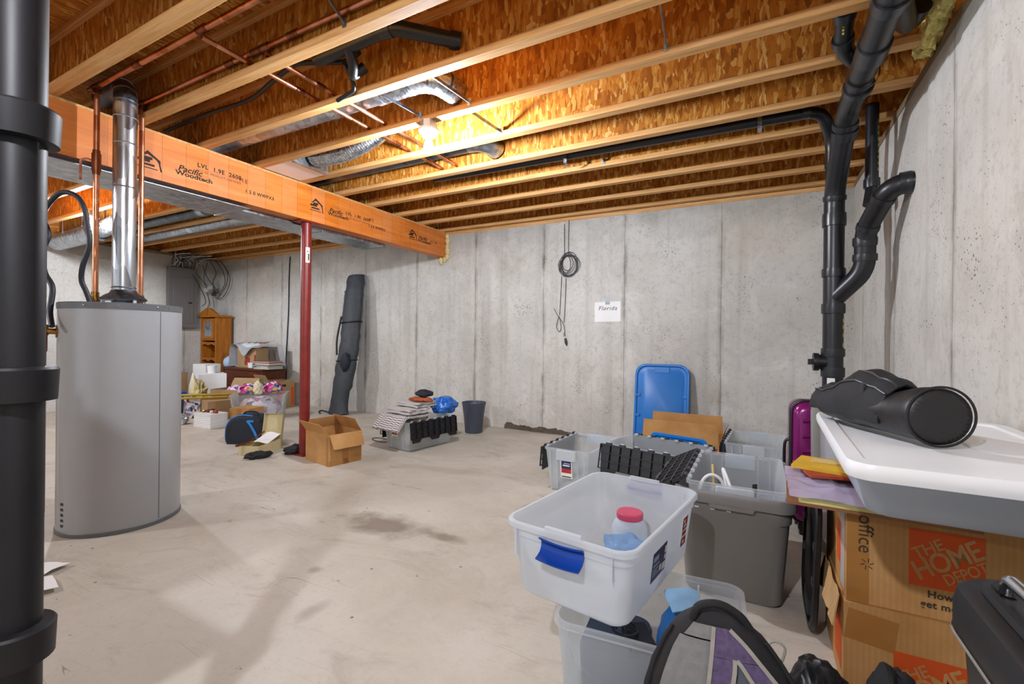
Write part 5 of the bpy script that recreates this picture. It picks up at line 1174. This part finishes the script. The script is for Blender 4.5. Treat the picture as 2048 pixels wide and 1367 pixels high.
m = MB().text('office', .052, face_m('S', -bw/2+.045, .205, (W_, L_)) @ Rz(-PI/2) @ Tr((0, 0, .0006)), .0005); obj('printed_text', m, 'print_dark', t)
for k in range(6): a = k*PI/3; obj('printed_mark', MB().tube([Vector((-.0+.006*math.cos(a), -.0006, .006*math.sin(a))), Vector((.017*math.cos(a+.3), -.0006, .017*math.sin(a+.3)))], .0012, 5).xf(Tr((-bw/2+.05, -bl/2, .118))), 'print_dark', t)
g = [[(bx-.004-.022*math.sin(j*.9)*(i % 2)-.004*i, by+.02+.05*i, .20+.03*j) for i in range(7)] for j in range(4)]
single('torn_flap', MB().sheet([[Vector((bx-.012-.014*(1-j/3)*(1+.6*math.sin(i*2.1)), by+.01+.045*i, .19+.032*j+.01*math.sin(i*1.7))) for i in range(8)] for j in range(4)], .004), 'card_pale', 'torn pale cardboard strip bent out between the two printed boxes', 'cardboard', (bx-.02, by+.15, .2), world=True)
# papers on the boxes
z = .5465
def slab(nm, lab, cat, cx, cy, w, l, h, mt, rz, grp='papers on the boxes'):
    global z
    t = single(nm, MB().loft([rrect(w, l, .006, 3, 0), rrect(w, l, .006, 3, h)]), mt, lab, cat, (cx, cy, z), rz, grp); z += h+.0006; return t
slab('folder', 'green folder lying directly on the upper printed box', 'folder', .37, 1.86, .32, .26, .006, 'green_folder', .0)
slab('drawing_board', 'brown board sticking out to the left under the yellow pad', 'board', .31, 1.80, .44, .32, .008, 'brown_board', -.04)
slab('writing_pad', 'pale yellow pad between the brown board and the plastic sleeve', 'pad', .32, 1.79, .40, .29, .012, 'pad_yellow', -.03)
zs = z
slab('paper_pile', 'white printed papers under the plastic sleeve', 'paper', .345, 1.80, .42, .28, .006, 'album_page', -.02)
g = []
for i in range(22):
    f = i/21; x = .09+.44*f; g.append([(x, 1.63+.33*j/14-.03*f, z+.0015+max(0, .004+.012*noise.noise(Vector((x*13, j*.5, 3)))+.012*noise.noise(Vector((x*5+j*.3, j*.4, 8))))*(1.6 if f < .3 else .6)*(1 if x < .22 else .35)) for j in range(15)])
single('plastic_sleeve', MB().sheet(g, .001), 'sleeve', 'crinkled lilac clear plastic sleeve draped over the papers on the boxes', 'sleeve', (.3, 1.79, z), 0, 'papers on the boxes', world=True, smooth=30)
z += .022
z0 = z
cl = (('booklet', 'red orange booklet peeking out left of the white lidded box', 'booklet', .235, 1.92, .20, .20, .008, 'booklet_red', .2), ('envelope', 'yellow padded envelope above the red booklet', 'envelope', .235, 1.94, .22, .18, .010, 'envelope', -.25), ('paper_tag', 'manila tag with a hole lying on the yellow envelope', 'tag', .26, 1.97, .17, .05, .004, 'manila', -.1))
for a in cl: slab(*a)
ztop = z
# underbed box with white lid
ub = thing('underbed_box', 'shallow clear box with a white lid lying on the papers and boxes', 'box', (.435, 1.63, .655), math.radians(-1.5))
H_ = .125
R = [rrect(.38, .62, .04, 6, 0), rrect(.40, .64, .04, 6, .006), rrect(.465, .80, .045, 6, H_-.02), rrect(.475, .81, .045, 6, H_-.02), rrect(.475, .81, .045, 6, H_), rrect(.46, .795, .04, 6, H_), rrect(.392, .63, .035, 6, .009), rrect(.36, .60, .03, 6, .005)]
obj('box_body', MB().loft(R), 'clear_blue', ub)
R = [rrect(.462, .80, .05, 7, H_-.0), rrect(.50, .85, .05, 7, H_-.022), rrect(.506, .856, .052, 7, H_-.012), rrect(.506, .856, .052, 7, H_+.002), rrect(.495, .845, .05, 7, H_+.012), rrect(.43, .78, .035, 7, H_+.012), rrect(.42, .77, .03, 7, H_+.006), rrect(.30, .62, .03, 7, H_+.006)]
lid = obj('box_lid', MB().loft(R), 'white_plastic', ub, bevel=.0)
obj('lid_recess', MB().loft([rrect(.16, .30, .06, 8, H_+.0061, .12, .02), rrect(.15, .29, .06, 8, H_+.009, .12, .02), rrect(.13, .27, .05, 8, H_+.009, .12, .02)]), 'white_plastic', lid)
single('folded_fabric', MB().loft([rrect(.30, .50, .05, 5, 0), rrect(.34, .56, .05, 5, .03), rrect(.32, .54, .05, 5, .05)]).crumple(.008, 14, 3), 'light_blue', 'pale blue folded fabric inside the white lidded box', 'fabric', (.435, 1.65, .678), 0)
# black drum bag on the white lid
zt = .655+H_+.0125
a0, a1 = Vector((.405, 1.505, 0)), Vector((.225, 1.93, 0)); ax = (a1-a0).normalized(); sx = ax.cross(Vector((0, 0, 1))).normalized()
t = thing('drum_bag', 'black round-ended nylon bag lying unzipped on the white lid', 'bag', (a0.x, a0.y, zt))
def dp(s_, q, h): p = a0+ax*s_+sx*q; return Vector((p.x, p.y, zt+h))
secs = [(0, .076, .071, .0725, 0), (.012, .079, .073, .0745, 0), (.05, .077, .070, .073, 0), (.10, .074, .062, .065, .01), (.16, .074, .056, .060, .02), (.23, .077, .056, .060, .02), (.30, .079, .055, .058, .01), (.37, .077, .050, .053, 0), (.42, .066, .042, .046, 0), (.45, .048, .03, .036, 0)]
R = []
for s_, rw, rh, zc, wr in secs:
    R.append([dp(s_, rw*math.cos(2*PI*j/36), zc+rh*math.sin(2*PI*j/36)) for j in range(36)])
mb = MB().loft(R)
for i, v in enumerate(mb.v):
    if 72 <= i:
        q = v*15; mb.v[i] = v+.009*Vector((noise.noise(q), noise.noise(q+Vector((5, 0, 0))), noise.noise(q+Vector((0, 5, 0)))))
    mb.v[i].z = max(mb.v[i].z, zt+.001)
obj('bag_body', mb, 'black_nylon', t, world=True, smooth=50, sub=1)
obj('end_piping', MB().tube([dp(.004, .080*math.cos(2*PI*k/40), .0745+.074*math.sin(2*PI*k/40)) for k in range(41)], .003, 6, False), 'black_cloth', t, world=True)
# unzipped half: a soft hood of cloth standing up behind the round end
g = []
for k in range(19):
    f = k/18; s_ = .12+.335*f; hp = .112+.062*math.sin(PI*min(1, .12+f*1.05))**.8*(1-.75*max(0, f-.45)/.55); row = []
    for i in range(11):
        a = -.25+3.65*i/10; q = (.070+.016*math.sin(PI*f))*math.cos(a); h = max(.012, .035+(hp-.035)*math.sin(max(0, min(PI, a))))
        row.append(dp(s_, q+.006*noise.noise(Vector((f*7, i*.6, 2))), h+.008*noise.noise(Vector((f*8, i*.7, 5)))))
    g.append(row)
obj('open_hood', MB().sheet(g, .006), 'black_cloth', t, world=True, smooth=60)
zp = [Vector(r[6])+Vector((0, 0, .004))+sx*.004 for r in g]; obj('zip', MB().tube(zp, .0035, 6), 'black_plastic', t, world=True)
zp2 = [Vector(r[7])+Vector((0, 0, .004))+sx*-.004 for r in g]; obj('zip', MB().tube(zp2, .003, 6), 'dark_lid', t, world=True)
d_ = dp(.18, -.0, .0); obj('zip_pull', MB().cbox(Vector(g[4][7])-sx*.012+Vector((0, 0, -.006)), (.006, .006, .03)), 'dark_lid', t, world=True)
# black bin with chrome handle at the near corner
t = thing('lidded_bin', 'black lidded bin with a chrome bar handle at the lower right corner', 'bin', (.478, .815, 0), 0)
obj('bin_body', MB().loft([rrect(.30, .32, .05, 6, 0), rrect(.31, .33, .05, 6, .01), rrect(.375, .42, .06, 6, .58), rrect(.36, .40, .05, 6, .585)]), 'black_plastic', t)
L = obj('bin_lid', MB().loft([rrect(.39, .435, .06, 8, .586), rrect(.40, .445, .065, 8, .60), rrect(.40, .445, .065, 8, .64), rrect(.39, .435, .062, 8, .662), rrect(.37, .415, .058, 8, .670), rrect(.33, .375, .05, 8, .672)]), 'black_plastic', t)
obj('lid_seam', MB().loft([rrect(.402, .447, .065, 8, .592), rrect(.404, .449, .066, 8, .5955), rrect(.402, .447, .065, 8, .599)], False, False), 'grey_rim', t)
obj('lid_ridge', MB().loft([rrect(.15, .37, .05, 8, .6722, -.10, 0), rrect(.145, .365, .05, 8, .682, -.10, 0), rrect(.13, .35, .045, 8, .684, -.10, 0), rrect(.115, .335, .04, 8, .6735, -.10, 0)]), 'black_plastic', L)
obj('bar_handle', MB().tube(elbow_path([(-.145, .142, .676), (-.145, .142, .70), (-.135, -.13, .70), (-.135, -.13, .676)], .018, 5), .0095, 12), 'chrome', L)
obj('handle_grip', MB().loft([rrect(.045, .24, .02, 5, .675, -.085, 0), rrect(.04, .23, .018, 5, .69, -.085, 0)]), 'dark_lid', L)
# black plastic bags at the foot of the boxes
for k, (x, y, sx_, sz_, mt, lab) in enumerate(((.15, 1.45, .062, .21, 'black_plastic', 'crumpled black plastic bag with white print, before the lower printed box'), (.315, 1.50, .062, .21, 'black_cloth', 'dark fuzzy bundle before the lower printed box'))):
    m = MB().blob((0, 0, sz_*.45), (sx_, .075, sz_*.58), 70+k, .3, 1.8, 4, 0.0).crumple(.012, 14, k)
    for v in m.v: v.z = max(v.z, 0)
    if k == 0:
        t = thing('plastic_bag', lab, 'bag', (x, y, 0)); obj('bag_body', m, mt, t, smooth=40)
        for q, (a, zz) in enumerate(((-1.0, .17), (-.6, .185), (-1.5, .15))):
            d = Vector((math.cos(a-.9), math.sin(a-.9), 0)); best = max((v for v in m.v if abs(v.z-zz) < .02), key=lambda v: v.dot(d))
            obj('printed_text', MB().text(('Tire', '107', 'b')[q], .022, basis(best+d*.002, Vector((0, 0, 1)).cross(d)*1, (0, 0, 1)), .001), 'white_plastic', t)
    else: single('fuzzy_bundle', m, mt, lab, 'cloth', (x, y, 0), smooth=40)

# lower clear tote and its contents
lc = Vector((-.265, 1.395, 0)); lr = math.radians(4.5); LT = lambda x, y, z: lc+Rz(lr) @ Vector((x, y, z))
t = thing('storage_tote', 'lower clear tote on the floor full of odds and ends, under the white tote', 'tote', lc, lr)
obj('tote_body', MB().tub(.50, .42, .44, .36, .28, .045, .003, .009, .016, 7), 'tote_clear', t)
for x in (-.12, .12): obj('rim_tab', MB().box(x-.003, .185, .225, x+.003, .1935, .262), 'milky', t)
single('slate_box', MB().loft([rrect(.17, .20, .04, 6, 0), rrect(.185, .215, .045, 6, .17), rrect(.175, .205, .045, 6, .185)]), 'blue_grey_bin', 'slate blue plastic box inside the lower clear tote', 'box', LT(-.095, -.05, .0125), lr)
m = MB().blob((0, 0, .12), (.062, .09, .13), 80, .25, 1.8, 4, 0.0).crumple(.014, 10, 6); 
for v in m.v: v.z = max(v.z, .001)
bb = single('film_bag', m, 'blue_film', 'crumpled blue see-through plastic bag in the lower clear tote', 'bag', LT(.075, .06, .013), lr, smooth=45)
single('face_mask', MB().sheet([[(-.05+.025*i, -.045+.02*j, .012*math.sin(i*.8)+.012*math.cos(j)) for i in range(5)] for j in range(5)], .003).xf(Matrix.Rotation(.5, 4, 'X')), 'mask_blue', 'pale blue pleated face mask on the crumpled blue bag', 'mask', LT(.085, .04, .285), lr+.4, smooth=60)
t = thing('power_adapter', 'black power adapter with a coiled lead in the lower clear tote', 'adapter', LT(-.03, -.08, .2))
obj('adapter_body', MB().box(-.035, -.05, 0, .035, .05, .03).xf(Rz(.5)), 'black_plastic', t, bevel=.004)
obj('lead', MB().tube(spline([(-.03+.035*math.cos(a), -.03+.028*math.sin(a), .036+.002*a) for a in [k*.5 for k in range(22)]], 2), .0035, 6), 'black_plastic', t)
# upper white tote
uc = Vector((-.428, 1.508, .2825)); ur = math.radians(-8.6); uw, ul, uh = .415, .645, .225; UT = lambda x, y, z: uc+Rz(ur) @ Vector((x, y, z))
t = thing('storage_tote', 'big empty milky tote with a blue handle, perched crosswise on the lower clear tote', 'tote', uc, ur)
wb, lb = .345, .575
R = [rrect(wb-.03, lb-.03, .035, 7, 0), rrect(wb, lb, .045, 7, .012), rrect(uw-.032, ul-.032, .05, 7, uh-.045), rrect(uw-.024, ul-.024, .05, 7, uh-.044), rrect(uw-.02, ul-.02, .052, 7, uh-.018), rrect(uw, ul, .056, 7, uh-.017), rrect(uw, ul, .056, 7, uh-.004), rrect(uw-.006, ul-.006, .055, 7, uh),
     rrect(uw-.022, ul-.022, .05, 7, uh), rrect(uw-.03, ul-.03, .048, 7, uh-.016), rrect(uw-.039, ul-.039, .046, 7, uh-.046), rrect(wb-.006, lb-.006, .043, 7, .015), rrect(wb-.06, lb-.06, .03, 7, .004)]
obj('tote_body', MB().loft(R), 'milky', t)
for sy in (-1, 1):
    prof = [(.018, .0), (.006, -.006), (.0, -.016), (.002, -.030), (.010, -.042), (.024, -.050), (.034, -.053)]
    g = []
    for i in range(13):
        x = -.068+.136*i/12; bow = .006*(1-(x/.068)**2); g.append([(x, sy*(ul/2-.012+o_+bow*.3), uh-.022+zz-bow*.6) for o_, zz in prof])
    obj('handle', MB().sheet(g, .0045), 'blue_handle', t)
    obj('rim_bridge', MB().loft([rrect(.12, .016, .006, 4, uh-.004, 0, sy*(ul/2-.012)), rrect(.115, .014, .006, 4, uh+.008, 0, sy*(ul/2-.012))]), 'milky', t)
    obj('rim_web', MB().box(-.004, sy*(ul/2-.010)-.008, uh-.10, .004, sy*(ul/2-.010)+.004, uh-.012).xf(Tr((-.155, 0, 0))), 'milky', t); obj('rim_web', MB().box(-.003, sy*(ul/2-.012)-.008, uh-.085, .003, sy*(ul/2-.012)+.004, uh-.012).xf(Tr((.15, 0, 0))), 'milky', t)
sl = math.atan2((uw-.032-wb)/2, uh-.057)
def side(y, v, off=.0012): x = wb/2+(uw-.032-wb)/2*(v-.012)/(uh-.057); return basis((x+off, y, v), (0, 1, 0), (math.sin(sl), 0, math.cos(sl)))
lb_ = obj('label', MB().box(-.06, -.045, 0, .06, .045, .0006).xf(side(-.055, .105)), 'label_navy', t)
m = MB()
for a in ((-.052, .015, -.01, .03), (-.052, .0, .0, .005), (-.052, -.012, -.005, -.009), (-.052, -.02, -.015, -.017), (-.052, -.028, -.002, -.025)): obj('label_print', MB().box(a[0], a[1], .0007, a[2], a[3], .001).xf(side(-.055, .105)), 'light_blue', lb_)
for a in ((.043, .012, .056, .034), (.043, -.008, .056, .006), (.03, -.038, .056, -.016), (.005, -.03, .022, -.012)): obj('label_print', MB().box(a[0], a[1], .0007, a[2], a[3], .001).xf(side(-.055, .105)), 'white_paper', lb_)
l2 = obj('label', MB().box(-.026, -.05, 0, .026, .05, .0005).xf(side(.19, .118)), 'white_paper', t)
for a in ((-.026, .008, .026, .05), (-.026, -.05, .026, -.022)): obj('label_print', MB().box(a[0], a[1], .0006, a[2], a[3], .0009).xf(side(.19, .118)), 'print_red', l2)
for a in ((-.016, .03, .0, .042), (-.016, .016, .016, .024), (-.014, -.042, .006, -.03), (-.02, -.012, .02, .0)): obj('label_print', MB().box(a[0], a[1], .001, a[2], a[3], .0012).xf(side(.19, .118)), 'white_paper' if a[1] != -.012 else 'print_red', l2)
t = thing('plastic_jar', 'clear plastic jar with a pink red screw cap in the white tote', 'jar', UT(.0, .17, .006), ur)
obj('jar_body', MB().lathe([(.055, 0), (.062, .006), (.063, .085), (.055, .105), (.042, .116), (.042, .126), (.039, .126), (.052, .104), (.06, .085), (.059, .008), (.001, .006)], 28), 'jar_clear', t)
obj('screw_cap', MB().lathe([(.046, .118), (.047, .12), (.047, .138), (.043, .142), (.001, .142)], 28), 'red_cap', t)
m = MB().blob((0, 0, .05), (.082, .075, .055), 84, .3, 1.9, 4, 0.0).crumple(.014, 12, 8)
for v in m.v: v.z = max(v.z, 0)
single('film_bag', m, 'bag_film', 'crumpled clear bluish plastic bag in the white tote', 'bag', UT(.055, .02, .016), ur, smooth=45)
t = thing('clear_container', 'flat clear plastic container on the bottom of the white tote', 'container', UT(.02, -.16, .016), ur+.1); obj('container_body', MB().tub(.19, .13, .17, .11, .035, .02, .002, .005, .005), 'jar_clear', t)

# backpack leaning on the lower tote
bp = Vector((-.045, 1.085, 0)); br = math.radians(8)
t = thing('backpack', 'grey and purple backpack standing against the lower clear tote', 'backpack', bp, br)
t.scale = (1, 1, .955); HT = .475
wpts = [(0, .155), (.08, .168), (.18, .174), (.26, .168), (.33, .150), (.39, .120), (.43, .09), (.46, .058), (.475, .025)]
dpts = [(0, .06), (.08, .075), (.2, .075), (.3, .068), (.38, .052), (.43, .036), (.46, .024), (.475, .012)]
def lut(P, h):
    for (a, x), (b, y) in zip(P, P[1:]):
        if h <= b: return x+(y-x)*(h-a)/(b-a)
    return P[-1][1]
def cxy(h): return -.028*(h/HT)**2, -.035+.10*(h/HT)*.75
def bsec(h, k=1.0):
    w, d = lut(wpts, h)*k, lut(dpts, h)*k; ox, oy = cxy(h); out = []
    for j in range(36):
        a = 2*PI*j/36; ca, sa = math.cos(a), math.sin(a); out.append(Vector((ox+w*math.copysign(abs(ca)**.6, ca), oy+d*math.copysign(abs(sa)**.6, sa), h)))
    return out
hs = [.001, .03, .08, .13, .18, .22, .26, .30, .33, .36, .39, .41, .43, .45, .465, .475]
obj('pack_body', MB().loft([bsec(h) for h in hs]).crumple(.004, 18, 9), 'black_cloth', t, smooth=70)
def front(s_, h, off=.004):
    """point on the front of the pack: s_ in -1..1 across, h height"""
    w, d = lut(wpts, h), lut(dpts, h); ox, oy = cxy(h); s_ = max(-.97, min(.97, s_)); p = 1/.3
    return Vector((ox+s_*w, oy-d*(1-abs(s_)**p)**(1/p)-off, h+off*.5))
def patch(nm, mt, f0, f1, h0, h1, off, n=16, m_=8, th=.004):
    g = []
    for i in range(n+1):
        h = h0+(h1-h0)*i/n; a, b = f0(h), f1(h); g.append([front(a+(b-a)*j/m_, h, off+.0025*noise.noise(Vector((h*26, j*.5, off*90)))) for j in range(m_+1)])
    return obj(nm, MB().sheet(g, th), mt, t, smooth=70)
c_ = lambda h: -.08+1.8*max(-.12, h-.34)
hw = lambda h: .15+.8*max(0, h-.34)
def rin(h):   # inner edge of the right hand strap
    k = max(0, min(1, (.405-h)/.075)); return c_(.405)+hw(.405)+.02+(.52-c_(.405)-hw(.405))*k**.7
def rout(h): k = max(0, min(1, (.452-h)/.13)); return c_(.45)+hw(.45)+(.93-c_(.45)-hw(.45))*k**.6
patch('mesh_panel', 'grey_cloth', lambda h: -.84+.3*max(0, h-.40), lambda h: c_(h)-hw(h)+.02, .02, .425, .004)
patch('top_panel', 'grey_cloth', lambda h: -.78+2.2*max(0, h-.42), lambda h: c_(h)-hw(h)+.02, .428, .452, .006, 6)
patch('mesh_panel', 'slate_cloth', lambda h: c_(h)+hw(h)-.02, lambda h: rin(h)+.02, .02, .403, .004)
patch('shoulder_strap', 'purple_cloth', lambda h: c_(h)-hw(h), lambda h: c_(h)+hw(h), .02, .402, .009, 20, 5, .008)
patch('shoulder_strap', 'purple_cloth', lambda h: c_(h)-hw(h), lambda h: rout(h), .4025, .452, .009, 8, 8, .008)
patch('shoulder_strap', 'purple_cloth', lambda h: rin(h), lambda h: rout(h), .02, .402, .010, 20, 5, .008)
def strip(nm, mt, path, wd, off, th=.005):
    P = spline([front(s_, h, off) for s_, h in path], 4); g = []
    for i, p in enumerate(P):
        d = (P[min(i+1, len(P)-1)]-P[max(i-1, 0)]).normalized(); nrm = Vector((0, -1, .35)).normalized(); sd = d.cross(nrm).normalized(); g.append([p-sd*wd/2, p, p+sd*wd/2])
    return obj(nm, MB().sheet(g, th), mt, t, smooth=70)
HS = (.452, .43, .405, .38, .35, .31, .25, .15, .04)
strip('piping', 'piping', [(c_(h)-hw(h), h) for h in HS], .008, .013); strip('piping', 'piping', [(rout(h), h) for h in HS], .008, .014)
HS = (.404, .395, .38, .35, .31, .25, .15, .04)
strip('piping', 'piping', [(c_(h)+hw(h), h) for h in HS], .008, .013); strip('piping', 'piping', [(rin(h), h) for h in HS], .008, .014)
obj('haul_loop', MB().tube(spline([Vector((-.075, .02, .455)), Vector((-.06, .02, .487)), Vector((-.02, .025, .495)), Vector((.02, .03, .475)), Vector((.04, .03, .45))], 5), .009, 10), 'black_cloth', t)
obj('drawcord', MB().tube(spline([(.065, .03, .41), (.085, .02, .44), (.105, .02, .43), (.10, .02, .40)], 5), .003, 6), 'piping', t)
for sx_ in (-1, 1): obj('side_padding', MB().tube([front(sx_*.95, h, .002)+Vector((sx_*.008, .01, 0)) for h in (.03, .1, .18, .25, .31, .36, .40, .43)], [.007, .007, .008, .008, .007, .006, .005, .004], 10), 'black_cloth', t)

# ================================================================ NEAR LEFT: SHELF POST, PAPERS
sp_ = at(36, 683, .74); sx0, sy0 = sp_.x, sp_.y
t = thing('shelving_unit', 'black plastic shelving unit with thick posts at the left edge', 'shelf', (sx0, sy0, 0))
zs_ = [at(36, v, .74).z for v in (250, 768, 1285)]
zs_ = zs_+[zs_[-1]-(zs_[0]-zs_[2])/2]
SW, SD = .86, .40
for i, (a, b) in enumerate(((0, -SW*0),)): pass
for dx, dy in ((0, 0), (-SW, 0), (-SW, -SD)):
    obj('post', MB().lathe([(.031, .002), (.032, .01), (.032, 1.78), (.028, 1.79)], 28, ((dx, dy, 0), (0, 0, 1))), 'shelf_black', t)
    for z_ in zs_: obj('corner_socket', MB().lathe([(.034, z_-.028), (.047, z_-.026), (.049, z_+.024), (.046, z_+.028), (.034, z_+.029)], 28, ((dx, dy, 0), (0, 0, 1))), 'shelf_black', t)
for z_ in zs_:
    m = MB().box(-SW, -SD, z_-.018, -.02, -.02, z_+.012).box(-SW, -.035, z_-.028, -.03, .02, z_+.02).box(-.035, -SD, z_-.028, .0, -.03, z_+.02) if False else MB().box(-SW-.02, -SD-.02, z_-.018, -.05, .015, z_+.016)
    obj('shelf_board', m, 'shelf_black', t, bevel=.004)
for k, (u, v, rz_, lab) in enumerate(((98, 1142, .4, 'white paper sheet on the floor left of the water heater, nearer its base'), (92, 1178, -.2, 'white paper sheet on the floor beside the shelf post, nearest the camera'))):
    p = onZ(u-22, v); g = [[(-.09+.036*i, -.06+.04*j, .003+.008*math.sin(i*.7+j)**2+.012*(i/5)**2) for i in range(6)] for j in range(4)]
    single('paper_sheet', MB().sheet(g, .0012), 'white_paper', lab, 'paper', (p.x, p.y, .0+.002*k), rz_, smooth=70)
# ================================================================ CAMERA, WORLD, VIEW
cd = bpy.data.cameras.new('camera'); cam = bpy.data.objects.new('camera', cd); COL.objects.link(cam)
cd.sensor_fit = 'HORIZONTAL'; cd.sensor_width = 36; cd.lens = FPX/2048*36; cd.shift_y = -6.5/2048; cd.clip_start = .02
cam.matrix_world = Matrix.Translation((0, 0, EYE)) @ Rz(TH) @ Matrix.Rotation(PI/2, 4, 'X') @ Rz(RHO)
S.camera = cam
w = bpy.data.worlds.new('world'); S.world = w; w.use_nodes = True
w.node_tree.nodes['Background'].inputs[0].default_value = (.86, .93, 1.0, 1); w.node_tree.nodes['Background'].inputs[1].default_value = 1.0
vs = S.view_settings; vs.view_transform = 'Standard'; vs.look = 'None'; vs.gamma = 1; vs.use_curve_mapping = False; vs.exposure = 0.12
S.cycles.transparent_max_bounces = 24; S.cycles.max_bounces = 8; S.cycles.diffuse_bounces = 4; S.cycles.glossy_bounces = 3; S.cycles.transmission_bounces = 4; S.cycles.caustics_reflective = False; S.cycles.caustics_refractive = False
S.cycles.sample_clamp_indirect = 6.0
